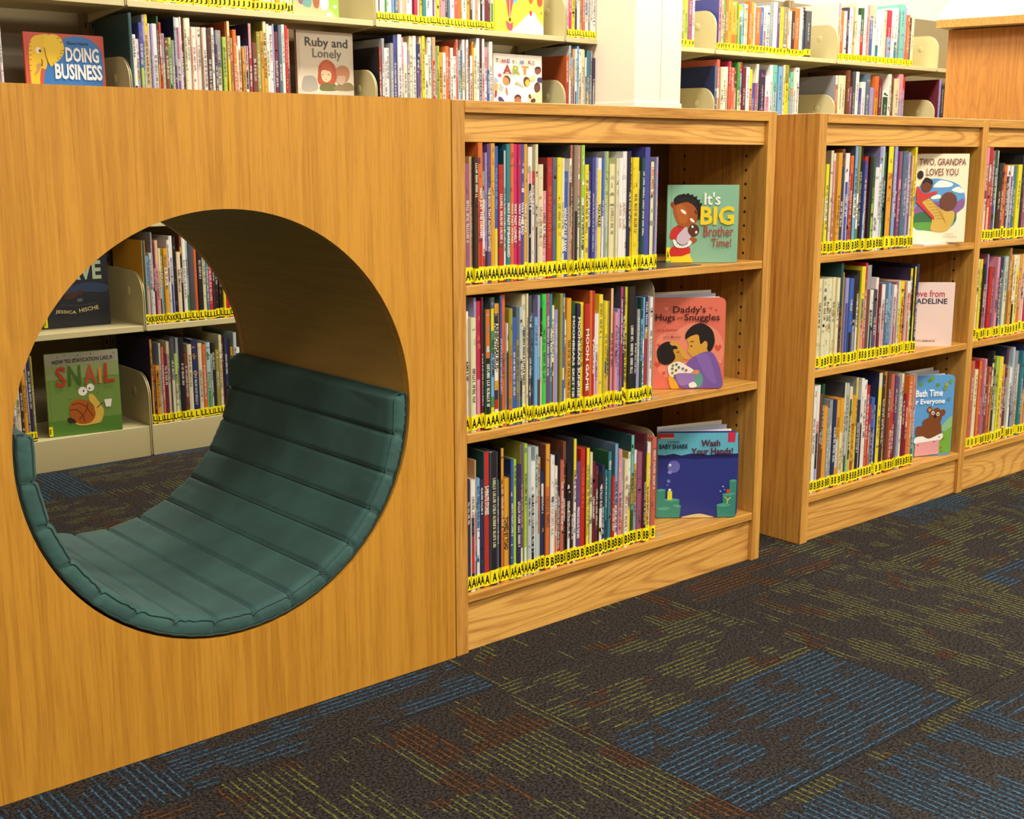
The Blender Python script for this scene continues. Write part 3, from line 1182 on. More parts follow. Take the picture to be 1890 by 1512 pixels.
# ---------------------------------------------------------------- books standing spine-out
PAL = {
 'r': ('C4261C', 'red'), 'R': ('7E1A1C', 'dark red'), 'o': ('E0702A', 'orange'), 'O': ('B4521C', 'rust'), 'y': ('F4DC1E', 'yellow'), 'Y': ('E6A428', 'golden yellow'),
 'm': ('9C9434', 'olive'), 'c': ('EBE0B4', 'cream'), 'w': ('F4EEE6', 'white'), 'p': ('E495A4', 'pink'), 'P': ('DC2474', 'magenta'), 'h': ('C2244A', 'raspberry'),
 'q': ('6A4680', 'purple'), 'Q': ('33264A', 'dark purple'), 'v': ('A49CCE', 'lavender'), 'b': ('3A62B4', 'blue'), 'B': ('20305E', 'navy'), 's': ('78B0DC', 'sky blue'),
 'S': ('587088', 'slate blue'), 't': ('308290', 'teal'), 'T': ('1C4A4C', 'dark teal'), 'g': ('4A9A40', 'green'), 'G': ('1E5630', 'dark green'), 'l': ('B0D048', 'lime'),
 'L': ('38D648', 'bright green'), 'n': ('7A4228', 'brown'), 'N': ('46261E', 'dark brown'), 'k': ('1C181C', 'black'), 'e': ('9A9CA0', 'grey'), 'E': ('4A4C54', 'dark grey'),
 'f': ('BCCCCC', 'pale grey'), 'z': ('C8A070', 'tan'), 'x': ('A05A78', 'mauve'), 'i': ('484EA0', 'indigo'), 'M': ('6C1E30', 'maroon'), 'd': ('F0BA94', 'peach'),
 'a': ('74C4B2', 'aqua'), 'j': ('CC6650', 'salmon'), 'u': ('93826C', 'taupe')}
PC = {k_: tuple(min(1, .86*(.93*a+.07*lin((.45, .42, .38))[0])) for a in hx(v[0])) for k_, v in PAL.items()}
def lum(c): return .21*c[0]+.72*c[1]+.07*c[2]

_gl = {}
def text_mb(s, c, bold=.0, unit=True):
    """a text as polygons, normalised to x 0..1 (width) and y 0..1 (height); returns MB and aspect"""
    key = (s, bold)
    if key not in _gl:
        cu = bpy.data.curves.new('t', 'FONT'); cu.body = s; cu.offset = bold; cu.resolution_u = 2; cu.fill_mode = 'FRONT'
        o = bpy.data.objects.new('t', cu); scn.collection.objects.link(o)
        dg = bpy.context.evaluated_depsgraph_get(); me = bpy.data.meshes.new_from_object(o.evaluated_get(dg))
        V = [(v.co.x, v.co.y) for v in me.vertices]; F = [tuple(p.vertices) for p in me.polygons]
        bpy.data.objects.remove(o); bpy.data.curves.remove(cu); bpy.data.meshes.remove(me)
        x0 = min(v[0] for v in V); x1 = max(v[0] for v in V); y0 = min(v[1] for v in V); y1 = max(v[1] for v in V)
        V = [((v[0]-x0)/(x1-x0), (v[1]-y0)/(y1-y0)) for v in V]
        # make sure that faces wind counter-clockwise
        G = []
        for f in F:
            a = sum(V[f[i]][0]*V[f[(i+1) % len(f)]][1]-V[f[(i+1) % len(f)]][0]*V[f[i]][1] for i in range(len(f)))
            G.append(f if a > 0 else f[::-1])
        _gl[key] = (V, G, (x1-x0)/(y1-y0))
    V, G, asp = _gl[key]
    m = MB(); m.v = [(v[0], v[1], 0) for v in V]
    for f in G: m.face(f, c)
    return m, asp

def book_parts(w, h, cols, spec, letter, rnd, depth, detail=True):
    """local frame: x right 0..w, y back 0..depth, z up 0..h, spine at y=0"""
    side = None
    if '/' in cols: cols, side = cols.split('/')
    segs = []; i = 0
    while i < len(cols):
        c = cols[i]; i += 1; n = ''
        while i < len(cols) and (cols[i].isdigit() or cols[i] == '.'): n += cols[i]; i += 1
        segs.append((c, float(n) if n else 1.0))
    tot = sum(s[1] for s in segs); z = h; zs = []
    for c, a in segs:
        z2 = z-h*a/tot; zs.append((c, max(0, z2), z)); z = z2
    top = PC[segs[0][0]]
    main = max(segs, key=lambda s: s[1])[0]
    P = []
    t = .0022 if w > .008 else .0011
    cv = MB()
    jit = lambda c: tuple(min(1, max(0, v*(1+rnd.uniform(-.07, .07)))) for v in c)
    top = jit(top); back = PC[side] if side else top
    cv.box(0, t, .0008, depth, 0, h, back); cv.box(w-t, w, .0008, depth, 0, h, back)
    nx = 4
    for c, z0, z1 in zs:
        cc = jit(PC[c])
        for q in range(nx):
            xa, xb = w*q/nx, w*(q+1)/nx
            bul = lambda x: .0018*(2*x/w-1)**4 if w > .006 else .0006*(2*x/w-1)**2
            n0 = len(cv.v)
            cv.v += [(xa, bul(xa), z0), (xb, bul(xb), z0), (xb, bul(xb), z1), (xa, bul(xa), z1)]
            cv.face((n0, n0+1, n0+2, n0+3), cc, smooth=False)
    cv.poly([(0, .0012, h), (w, .0012, h), (w, .0026, h), (0, .0026, h)], top)
    cv.poly([(t, .0026, 0), (w-t, .0026, 0), (w-t, .0026, h), (t, .0026, h)][::-1], top)
    # print on the spine: bits of picture that run round from the cover
    if detail and rnd.random() < .8:
        alt = PC[rnd.choice('wkcYRBGxOSnEuT')]
        for q in range(rnd.randint(3, 9)):
            zc = rnd.uniform(.18, .95)*h; hh = rnd.uniform(.0015, .012); a = rnd.uniform(0, .5)*w; b2 = rnd.uniform(.5, 1)*w
            mx = rnd.uniform(.25, .75); al = tuple((1-mx)*x+mx*y for x, y in zip(PC[main], alt))
            cv.poly([(a, -.00015, zc), (b2, -.00015, zc+rnd.uniform(-.002, .002)), (b2-.1*w, -.00015, zc+hh), (a+.1*w, -.00015, zc+hh)], al)
    P.append(('cover', cv, [M_print]))
    if w-2*t > .0008:
        pg = MB(); pg.box(t, w-t, .003, depth-.003, .003, h-.003, PC['c'], 0); P.append(('pages', pg, [M_pages]))
    # title
    if spec != '-':
        if spec:
            tcol, za, zb, txt = spec
        else:
            tcol = 'k' if lum(PC[main]) > .3 else 'w'; za = rnd.uniform(.6, .92); zb = za-rnd.uniform(.22, .5); txt = '~'
        zb = max(zb, .15); za = max(za, zb+.05)
        col = PC[tcol]
        if txt == '~' and not spec: col = tuple(.85*a+.15*b for a, b in zip(col, PC[main]))
        tm = MB()
        if txt == '~':
            zz = za*h; cw = min(.0040, w*.42); hh = min(w*.54, .0075)
            while zz > zb*h:
                for q in range(rnd.randint(2, 7)):
                    if zz < zb*h: break
                    xa = w/2-hh/2; xb = w/2+hh/2; s = cw*.30
                    k_ = rnd.random()
                    # strokes of an unreadable small character
                    tm.poly([(xa, -.0003, zz-s), (xb, -.0003, zz-s), (xb, -.0003, zz), (xa, -.0003, zz)], col)
                    if k_ < .7:
                        xm = xa if k_ < .35 else xb-s
                        tm.poly([(xm, -.0003, zz-cw*.75), (xm+s, -.0003, zz-cw*.75), (xm+s, -.0003, zz-s), (xm, -.0003, zz-s)], col)
                    if k_ > .45: tm.poly([(xa, -.0003, zz-cw*.85), (xb, -.0003, zz-cw*.85), (xb, -.0003, zz-cw*.62), (xa, -.0003, zz-cw*.62)], col)
                    zz -= cw
                zz -= cw*.8
        else:
            g, asp = text_mb(txt, col, .03); Lz = (za-zb)*h; W = min(w*.72, .0105)
            # reads downwards: glyph x -> -z, glyph y -> +x
            Mx = Matrix(((0, W, 0, w/2-W/2), (0, 0, 1, -.0003), (-Lz, 0, 0, za*h), (0, 0, 0, 1)))
            tm.add(g, Mx)
        P.append(('spine_title', tm, [M_print]))
    # yellow call tape with its letter
    lab = MB(); zb = rnd.uniform(.0025, .0055) if rnd.random() > .04 else .010; lh = rnd.uniform(.0265, .0295)
    yel = hx('F2E21A')
    lab.box(-.0001, w+.0001, -.0008, .0118, zb, zb+lh, yel)
    P.append(('call_tape', lab, [M_print]))
    g, asp = text_mb(letter, hx('080706'), .028)
    lw = min(.0112, max(w*1.12, .0050)) if letter != 'B' else min(.0085, max(w*.85, .0045)); hh = .0185; z0 = zb+lh*.16
    lt = MB(); lt.add(g, Matrix(((lw, 0, 0, w/2-lw/2), (0, 0, 1, -.0011), (0, hh, 0, z0), (0, 0, 0, 1))))
    P.append(('call_letter', lt, [M_print]))
    return P, main

ORD = ['zeroth', 'first', 'second', 'third', 'fourth', 'fifth', 'sixth', 'seventh', 'eighth', 'ninth', 'tenth', 'eleventh', 'twelfth', 'thirteenth', 'fourteenth', 'fifteenth', 'sixteenth', 'seventeenth', 'eighteenth', 'nineteenth']
TENS = {2: 'twent', 3: 'thirt', 4: 'fort', 5: 'fift'}
def ordinal(n):
    if n < 20: return ORD[n]
    t, u = divmod(n, 10)
    return TENS[t]+('ieth' if u == 0 else 'y-'+ORD[u])
PLACE = {'A': ('top shelf, nearest oak bookcase', 'picture books on the top shelf of the nearest bookcase'),
 'B': ('middle shelf, nearest oak bookcase', 'picture books on the middle shelf of the nearest bookcase'),
 'C': ('bottom shelf, nearest oak bookcase', 'picture books on the bottom shelf of the nearest bookcase'),
 'D': ('top shelf, second oak bookcase', 'picture books on the top shelf of the second bookcase'),
 'E': ('middle shelf, second oak bookcase', 'picture books on the middle shelf of the second bookcase'),
 'F': ('bottom shelf, second oak bookcase', 'picture books on the bottom shelf of the second bookcase'),
 'G': ('top shelf, rightmost oak bookcase', 'picture books on the top shelf of the rightmost bookcase'),
 'H': ('middle shelf, rightmost oak bookcase', 'picture books on the middle shelf of the rightmost bookcase'),
 'I': ('bottom shelf, rightmost oak bookcase', 'picture books on the bottom shelf of the rightmost bookcase'),
 'J': ('upper steel shelf inside round hole', 'picture books on the upper steel shelf seen through the hole'),
 'K': ('lower steel shelf inside round hole', 'picture books on the lower steel shelf seen through the hole'),
 'L': ('lower steel shelf, hole\'s left rim', 'picture books at the left rim of the hole'),
 'M': ('steel shelf above reading cube', 'picture books on the steel shelf above the reading cube'),
 'N': ('steel shelf right of redhead cover', 'picture books on the steel shelf above the nearest bookcase'),
 'O': ('steel shelf, just left of pillar', 'picture books on the lower steel shelf left of the pillar'),
 'P': ('lower steel shelf right of pillar', 'picture books on the lower steel shelf right of the pillar'),
 'Q': ('lower steel shelf above second bookcase', 'picture books on the lower steel shelf above the second bookcase'),
 'R': ('highest steel shelf left of balloon cover', 'picture books on the highest steel shelf left of the balloon cover'),
 'S': ('highest steel shelf beside pillar', 'picture books on the highest steel shelf left of the pillar'),
 'T': ('highest steel shelf right of pillar', 'picture books on the highest steel shelf right of the pillar'),
 'U': ('highest steel shelf above second bookcase', 'picture books on the highest steel shelf above the second bookcase'),
 'V': ('steel shelf at picture\'s left edge', 'picture books at the left edge above the cube'),
 'W': ('highest steel shelf above reading cube', 'picture books on the highest steel shelf above the cube')}

right = fwd.cross(Vector((0, 0, 1))).normalized(); upv = right.cross(fwd).normalized()
def px(p):
    d = Vector(p)-CAM; z = d.dot(fwd); return 945+2280.6*d.dot(right)/z, 756-2280.6*d.dot(upv)/z
def seen(p):
    p = Vector(p); u, v = px(p)
    if not (0 <= u <= 1890 and 0 <= v <= 1512): return False
    d = p-CAM
    if p.y > .1:
        for yy in (0.0, YB):
            t = (yy-CAM.y)/d.y; q = CAM+t*d
            if q.z < H:
                if q.x < 0:
                    if hypot(q.x-CX, q.z-CZ) > (R0 if yy == 0 or q.z > CZ else R0-.03): return False
                elif q.x < 2.72: return False
        if 1.9 < p.y and 1.7 < px(p)[0] < 0: return False
    return True

rows = []; cur = None
for ln in BOOKS.strip().split('\n'):
    a = ln.split()
    if a[0].isalpha() and len(a) == 4:
        cur = (a[0], float(a[1]), float(a[2]), a[3], []); rows.append(cur); continue
    spec = None
    if len(a) > 4: spec = '-' if a[4] == '-' else (a[4], float(a[5]), float(a[6]), ' '.join(a[7:]))
    cur[4].append((int(a[0])/1e4, int(a[1])/1e4, int(a[2])/1e3, a[3], spec))
# the top-left steel shelf shows only the foot of its books
rw = random.Random(11); x = .285; lst = []
while x < .865:
    w = rw.uniform(.009, .022); lst.append((x, w, rw.uniform(.2, .29), rw.choice('ycYwceozyc'), '-')); x += w+.0008
rows.append(('W', 1.985, 1.442, 'J', lst))
# past the right edge of the picture the last bookcase goes on
for R_ in rows:
    if R_[0] in 'GHI':
        x = R_[4][-1][0]+R_[4][-1][1]+.0008
        while x < 2.50:
            w = rw.uniform(.006, .014); R_[4].append((x, w, rw.uniform(.2, .25), rw.choice('crbwoyptSm'), None)); x += w+.0008

allb = []
for row, Y, zs, let, L in rows:
    for i, (x0, w, h, cols, spec) in enumerate(L):
        l = let
        if row == 'C' and i >= 17: l = 'B'
        if row == 'J' and i >= 12: l = 'L'
        if row == 'U': l = 'G'
        n = 0
        for fx_ in (.2, .8):
            for fz in (.06, .2, .35, .5, .65, .8, .95): n += seen((x0+w*fx_, Y, zs+h*fz))
        a, b = px((x0, Y, zs+h/2)), px((x0+w, Y, zs+h/2)); t_, u_ = px((x0, Y, zs)), px((x0, Y, zs+h))
        allb.append([n/14*(b[0]-a[0])*(t_[1]-u_[1]), row, Y, zs, l, i, x0, w, h, cols, spec])
order = sorted(allb, key=lambda q: -q[0]); keep = set(id(q) for q in order[:286] if q[0] > 0)
stuff_prints, stuff_pages = MB(), MB()
used = set()
for q in allb:
    ar, row, Y, zs, l, i, x0, w, h, cols, spec = q
    rnd = random.Random(hash((ord(row), i)) & 0xffff)
    dep = min(.275, max(.16, h*rnd.uniform(.82, 1.0)))
    if row in 'DEF' and x0 > 1.50: dep = min(dep, .2)
    yo = Y+(rnd.uniform(0, .003) if rnd.random() < .75 else rnd.uniform(.003, .009))
    P, main = book_parts(w, h, cols, spec, l, rnd, dep)
    if id(q) not in keep:
        if ar <= 0 and row in 'GHI' and x0 > 2.35: pass
        Mt = Matrix.Translation((x0, yo, zs+.0002))
        for nm, mb, ms in P: (stuff_pages if nm == 'pages' else stuff_prints).add(mb, Mt)
        continue
    r = empty('picture_book', (x0, yo, zs+.0002))
    tape = None
    for nm, mb, ms in P:
        o = mb.build(nm, ms, tape if nm == 'call_letter' else r)
        if nm == 'call_tape': tape = o
    names = []; cols = cols.split('/')[0]
    for c in cols:
        if c.isalpha() and PAL[c][1] not in names: names.append(PAL[c][1])
    mains = PAL[main][1]; other = [c for c in names if c != mains]
    thick = 'thick' if w > .0118 else ('thin' if w < .0075 else '')
    tall = 'tall' if h > .245 else ('short' if h < .215 else '')
    base = ' '.join(s for s in (thick, tall, mains) if s)
    if spec and spec != '-' and spec[3] != '~':
        lb = f"{base} picture book titled {spec[3].title().replace(chr(39)+'S', chr(39)+'s')}, {PLACE[row][0]}"
    else:
        lb = f"{base} picture book, {ordinal(i+1)} from left, {PLACE[row][0]}"
        if other and len(lb.split()) <= 13: lb = f"{base} and {other[0]} picture book, {ordinal(i+1)} from left, {PLACE[row][0]}"
    lb = ' '.join(lb.split()[:16])
    assert lb not in used; used.add(lb)
    tag(r, lb, 'book', PLACE[row][1])
nf = len(stuff_prints.f)
for v, f, c in ((stuff_pages.v, stuff_pages.f, stuff_pages.c),):
    n = len(stuff_prints.v); stuff_prints.v += v
    for ff, cc in zip(f, c): stuff_prints.face([n+i_ for i_ in ff], cc, 1)
o = stuff_prints.build('picture_books', [M_print, M_pages])
tag(o, 'the many smaller picture books packed upright on the shelves between the others', 'books', kind='stuff')
print('BOOKS total', len(allb), 'individual', len(keep))
# ---------------------------------------------------------------- books shown face-out
def catmull(pts, n=6):
    out = []; N_ = len(pts)
    for i in range(N_):
        p0, p1, p2, p3 = (pts[(i+j-1) % N_] for j in range(4))
        for s in range(n):
            t = s/n
            out.append(tuple(.5*((2*b)+(-a+c)*t+(2*a-5*b+4*c-d)*t*t+(-a+3*b-3*c+d)*t**3) for a, b, c, d in zip(p0, p1, p2, p3)))
    return out
def tri(pts):
    from mathutils.geometry import tessellate_polygon
    return tessellate_polygon([[Vector((p[0], p[1], 0)) for p in pts]])
def face_book(BL, ang, lean, w, h, th, cover, spine, shapes, texts, label, board=False, fan=False, tape=None, foot=0):
    """BL: world point of the lower left front corner; shapes use u 0..1 across and v 0..h/w up"""
    r = empty('display_book', (BL[0], BL[1], BL[2]), radians(ang))
    r.rotation_euler = (radians(-lean), 0, radians(ang))
    bt = .0028
    rc = .012 if board else .0012
    def outline(x0, x1, z0, z1, rad):
        p = [(x0, z0)]
        p += [(x1-rad+rad*sin(a*pi/10), z0+rad-rad*cos(a*pi/10)) for a in range(6)]
        p += [(x1-rad+rad*cos(a*pi/10), z1-rad+rad*sin(a*pi/10)) for a in range(6)]
        return p+[(x0, z1)]
    m = MB(); m.prism(outline(0, w, 0, h, rc), 'y', 0, bt, hx(cover))
    m.prism(outline(0, w, 0, h, rc), 'y', th-bt, th, hx(cover)); m.box(-.0005, .003, .0004, th-.0004, 0, h, hx(spine))
    if not board: m.box(.008, .0095, -.0001, .0008, .001, h-.001, tuple(.75*v for v in hx(cover)))
    m.build('cover', M_art, r)
    m = MB(); m.prism(outline(.0035, w-.003, .003, h-.003, rc*.7), 'y', bt, th-bt); m.build('pages', M_pages, r)
    if fan:
        for j, a in enumerate((9, 17, 24)):
            m = MB(); cols = ['F4EEE6', 'A9B6CC', 'D8CFC0']
            ca, sa = cos(radians(a)), sin(radians(a)); t0 = .0016
            P = [(0, th), (w*.96*ca, th+w*.96*sa), (w*.96*ca-t0*sa, th+w*.96*sa+t0*ca), (-t0*sa, th+t0*ca)]
            m.prism(P, 'z', .002, h-.001+.006*j, hx(cols[j])); m.build('open_page', M_art, r)
    art = MB(); txt = MB(); k0 = 0
    def put(mb, pts, col):
        nonlocal k0
        pts = [(min(.997, max(.003, a)), min(h/w-.003, max(.003, b))) for a, b in pts]
        k0 += 1; y = -.00012*k0-.0001
        n = len(mb.v); mb.v += [(p[0]*w, y, p[1]*w) for p in pts]
        for t in tri(pts):
            a, b, c = (pts[i] for i in t)
            cr = (b[0]-a[0])*(c[1]-a[1])-(b[1]-a[1])*(c[0]-a[0])
            f = [n+i for i in t]; mb.face(f if cr > 0 else f[::-1], col)
    for s in shapes:
        col = hx(s[-1])
        if s[0] == 'e':
            cx, cy, rx, ry = s[1:5]; ro = radians(s[5]) if len(s) > 6 else 0
            put(art, [(cx+rx*cos(a*pi/14)*cos(ro)-ry*sin(a*pi/14)*sin(ro), cy+rx*cos(a*pi/14)*sin(ro)+ry*sin(a*pi/14)*cos(ro)) for a in range(28)], col)
        elif s[0] == 'r': put(art, [(s[1], s[2]), (s[3], s[2]), (s[3], s[4]), (s[1], s[4])], col)
        elif s[0] == 'p': put(art, s[1], col)
        elif s[0] == 's': put(art, catmull(s[1]), col)
        elif s[0] == 'l':                                     # a drawn line
            pts, wd_ = s[1], s[2]; L_, R_ = [], []
            for i in range(len(pts)):
                a, b = pts[max(0, i-1)], pts[min(len(pts)-1, i+1)]
                dx, dy = b[0]-a[0], b[1]-a[1]; q = hypot(dx, dy) or 1
                L_.append((pts[i][0]-dy/q*wd_, pts[i][1]+dx/q*wd_)); R_.append((pts[i][0]+dy/q*wd_, pts[i][1]-dx/q*wd_))
            put(art, R_+L_[::-1], col)
    k0 += 2
    for s, x0, y0, x1, y1, c, bold, *rot in texts:
        k0 += 1; g, asp = text_mb(s, hx(c), bold); y = -.00012*k0
        a = radians(rot[0]) if rot else 0; W_, H_ = (x1-x0)*w, (y1-y0)*w
        txt.add(g, Matrix(((W_*cos(a), -H_*sin(a), 0, x0*w), (0, 0, 1, y), (W_*sin(a), H_*cos(a), 0, y0*w), (0, 0, 0, 1))))
    if art.v: art.build('cover_picture', M_art, r)
    if txt.v: txt.build('cover_title', M_art, r)
    if tape:
        m = MB(); m.box(-.0008, .010, -.0009, th*.7, .004, .034, hx('F2E21A')); tp = m.build('call_tape', M_print, r)
        g, asp = text_mb(tape, hx('0C0A08'), .02); m = MB(); m.add(g, Matrix(((.005, 0, 0, .0005), (0, 0, 1, -.0012), (0, .016, 0, .010), (0, 0, 0, 1)))); m.build('call_letter', M_print, tp)
    return tag(r, label, 'book', 'books standing face-out')

def tear(*p): return ('s', list(p))
# It's BIG Brother Time!
# measured on a 1463x1512 enlargement: u=(x-100)/1280, v=(1445-y)/1280
def bb(x, y): 
    t = (1445-y)/1400; xl = 20+t*85; return ((x-xl)/1275, (1447-y)/1305)
B_ = lambda *a: [bb(*q) for q in a]
def be(x, y, rx, ry, rot, c): u, v = bb(x, y); return ('e', u, v, rx/1275, ry/1275, rot, c)
face_book((.6876, .0981, .7325), -37.1, .6, .1622, .1741, .011, '86B596', '9CC8AA', [
    ('s', B_((205, 410), (200, 300), (290, 225), (420, 215), (540, 240), (640, 330), (690, 450), (670, 580), (610, 660), (585, 500), (400, 400), (240, 420)), '1A1416'),
    be(175, 405, 38, 55, 20, '8A3C1C'),
    ('s', B_((200, 420), (420, 355), (560, 430), (610, 560), (600, 690), (510, 770), (380, 800), (270, 770), (200, 620), (175, 500)), 'A8541C'),
    ('s', B_((240, 450), (340, 400), (430, 520), (420, 700), (330, 740), (260, 660)), 'B86324'),
    ('s', B_((310, 490), (350, 490), (400, 530), (405, 570), (345, 545)), 'F8F2E6'),
    ('s', B_((472, 650), (505, 645), (548, 690), (545, 720), (495, 700)), 'F8F2E6'),
    ('s', B_((560, 500), (590, 520), (600, 560), (575, 560)), '5C2412'),
    ('s', B_((190, 800), (340, 790), (360, 840), (280, 960), (230, 1020), (110, 1010), (115, 900)), 'C92A22'),
    ('s', B_((130, 1160), (420, 1150), (445, 1280), (300, 1330), (100, 1330)), 'C92A22'),
    ('p', B_((110, 1335), (300, 1330), (440, 1280), (500, 1440), (95, 1440)), 'F6D41C'),
    ('s', B_((235, 770), (330, 790), (340, 810), (250, 800)), '8A3C1C'),
    be(530, 860, 102, 110, 0, '5C2A1C'), be(512, 795, 18, 24, 20, 'F4EEE6'), be(575, 895, 20, 26, -10, 'F4EEE6'),
    ('s', B_((400, 800), (430, 900), (480, 980), (440, 1060), (330, 1120), (230, 1070), (225, 980), (300, 880)), 'CDB8C8'),
    ('s', B_((470, 990), (560, 1000), (585, 1040), (510, 1090), (450, 1060)), 'A8541C'),
    ('s', B_((150, 1040), (190, 1030), (230, 1100), (300, 1140), (400, 1110), (450, 1040), (490, 1080), (420, 1150), (300, 1180), (190, 1150)), 'F4F0EC')]
    + [('l', B_((x, y), (x-8, y+36)), .003, 'B4A4B0') for x, y in ((215, 1100), (260, 1125), (310, 1140), (360, 1125), (405, 1100))]
    + [be(x, y, 26, 20, x % 50, '1A1416') for x, y in ((240, 300), (300, 240), (370, 222), (450, 215), (520, 235), (590, 270), (640, 330), (672, 390), (688, 460), (690, 520), (668, 590), (630, 640))],
    [("It's", .51, .80, .735, .972, 'F6F2E8', .012), ('BIG', .46, .523, .935, .782, 'F2CE1C', .03), ('Brother', .51, .366, .93, .508, 'A43A30', .008), ('Time!', .62, .22, .905, .337, 'A43A30', .01)],
    'sage green display book showing a curly-haired boy, top shelf of nearest oak bookcase', tape='A')
# Daddy's Hugs and Snuggles: u=(x-60)/1110, v=(1480-y)/1110
def dd(x, y):
    t = (1480-y)/1400; xl = 8+t*60; return ((x-xl)/1105, (1480-y)/1120)
D_ = lambda *a: [dd(*q) for q in a]
def de(x, y, rx, ry, rot, c): u, v = dd(x, y); return ('e', u, v, rx/1105, ry/1105, rot, c)
def heart(x, y, s, c): return ('s', D_((x, y+s), (x-s*.9, y-s*.1), (x-s*.5, y-s*.8), (x, y-s*.4), (x+s*.5, y-s*.8), (x+s*.9, y-s*.1)), c)
face_book((.6463, .0960, .4465), -38.5, .6, .1655, .2090, .009, 'E0705A', 'E8D8C8', [
    ('s', D_((110, 700), (420, 560), (640, 460), (960, 520), (1120, 760), (1060, 1100), (700, 1300), (150, 1250)), 'EA8A70'),
    heart(260, 230, 34, 'EE9A84'), heart(940, 225, 26, 'C8503C'), heart(1020, 255, 24, 'C8503C'), heart(1040, 835, 58, 'D4523E'), heart(110, 1090, 50, 'D0503A'), heart(200, 1230, 30, 'D0503A'), heart(1070, 1060, 26, 'EE9A84'), heart(130, 790, 26, 'D4523E'),
    ('s', D_((570, 680), (720, 600), (860, 700), (900, 880), (840, 960), (660, 980), (600, 930), (575, 900), (590, 800)), 'D8A03C'),
    ('s', D_((545, 700), (560, 590), (680, 480), (820, 465), (950, 560), (990, 720), (960, 840), (905, 905), (870, 860), (850, 730), (770, 780), (740, 640), (640, 650)), '1E1414'),
    de(835, 810, 40, 75, -10, 'D8A03C'), de(630, 812, 14, 12, 0, '1E1414'), ('l', D_((615, 745), (640, 735), (670, 742)), .006, '5C3A1C'),
    ('s', D_((330, 820), (480, 830), (520, 960), (480, 1060), (350, 1090), (300, 960)), 'C89038'),
    ('s', D_((100, 900), (150, 800), (260, 740), (380, 770), (430, 840), (350, 870), (380, 980), (330, 1060), (230, 1100), (130, 1050)), '1E1414'),
    ('s', D_((300, 760), (360, 740), (450, 790), (560, 940), (600, 1010), (520, 1010), (450, 900), (400, 810), (330, 800)), 'D8A03C'),
    ('l', D_((405, 905), (440, 900)), .006, '5C3A1C'),
    ('s', D_((550, 1090), (640, 990), (800, 910), (930, 905), (1010, 1010), (1070, 1200), (1080, 1450), (820, 1465), (480, 1465), (370, 1330), (380, 1240), (560, 1180)), '7A58A4'),
    ('s', D_((700, 960), (860, 930), (940, 1100), (1000, 1400), (850, 1300), (760, 1120)), '8664B0'),
    ('s', D_((270, 1120), (420, 1050), (560, 1120), (660, 1190), (620, 1240), (430, 1240), (340, 1300), (280, 1260)), 'F2E8DC'),
    ('s', D_((270, 1290), (350, 1310), (420, 1465), (300, 1465)), 'E4A42C'),
    ('s', D_((380, 1260), (480, 1230), (740, 1250), (720, 1320), (600, 1400), (440, 1420)), '9476B8'),
    ('s', D_((620, 1220), (700, 1180), (750, 1210), (700, 1250)), 'D8904C'),
    ('s', D_((680, 1280), (760, 1230), (800, 1330), (760, 1440), (660, 1440)), '5E9A90'),
    ('s', D_((580, 1400), (660, 1370), (700, 1440), (600, 1460)), 'F0E8E0')]
    + [de(x, y, 20, 20, 0, c) for x, y, c in ((340, 1110, '8C8A3C'), (395, 1095, '5C7A5C'), (330, 1160, '5C7A5C'), (430, 1140, '4E7A4C'), (385, 1185, '8A5A3C'), (490, 1160, '5C7A9C'), (330, 1225, '8C8A3C'), (540, 1185, '8C6A3C'), (365, 1270, '5C7A5C'))],
    [("Daddy's", .27, 1.035, .72, 1.155, '2E0E14', .012), ('Hugs', .03, .925, .30, 1.045, '2E0E14', .012), ('and', .325, .975, .40, 1.01, '2E0E14', .01), ('Snuggles', .425, .925, .915, 1.045, '2E0E14', .012),
     ('by', .145, .855, .175, .875, '8C2A40', 0), ('Linda Ashman', .055, .81, .335, .845, '8C2A40', .005), ('illustrated by', .17, .75, .35, .77, '8C2A40', 0), ('Jane Massey', .14, .705, .385, .745, '8C2A40', .005)],
    'coral pink display book showing a father hugging a child, middle shelf', board=True, fan=True)
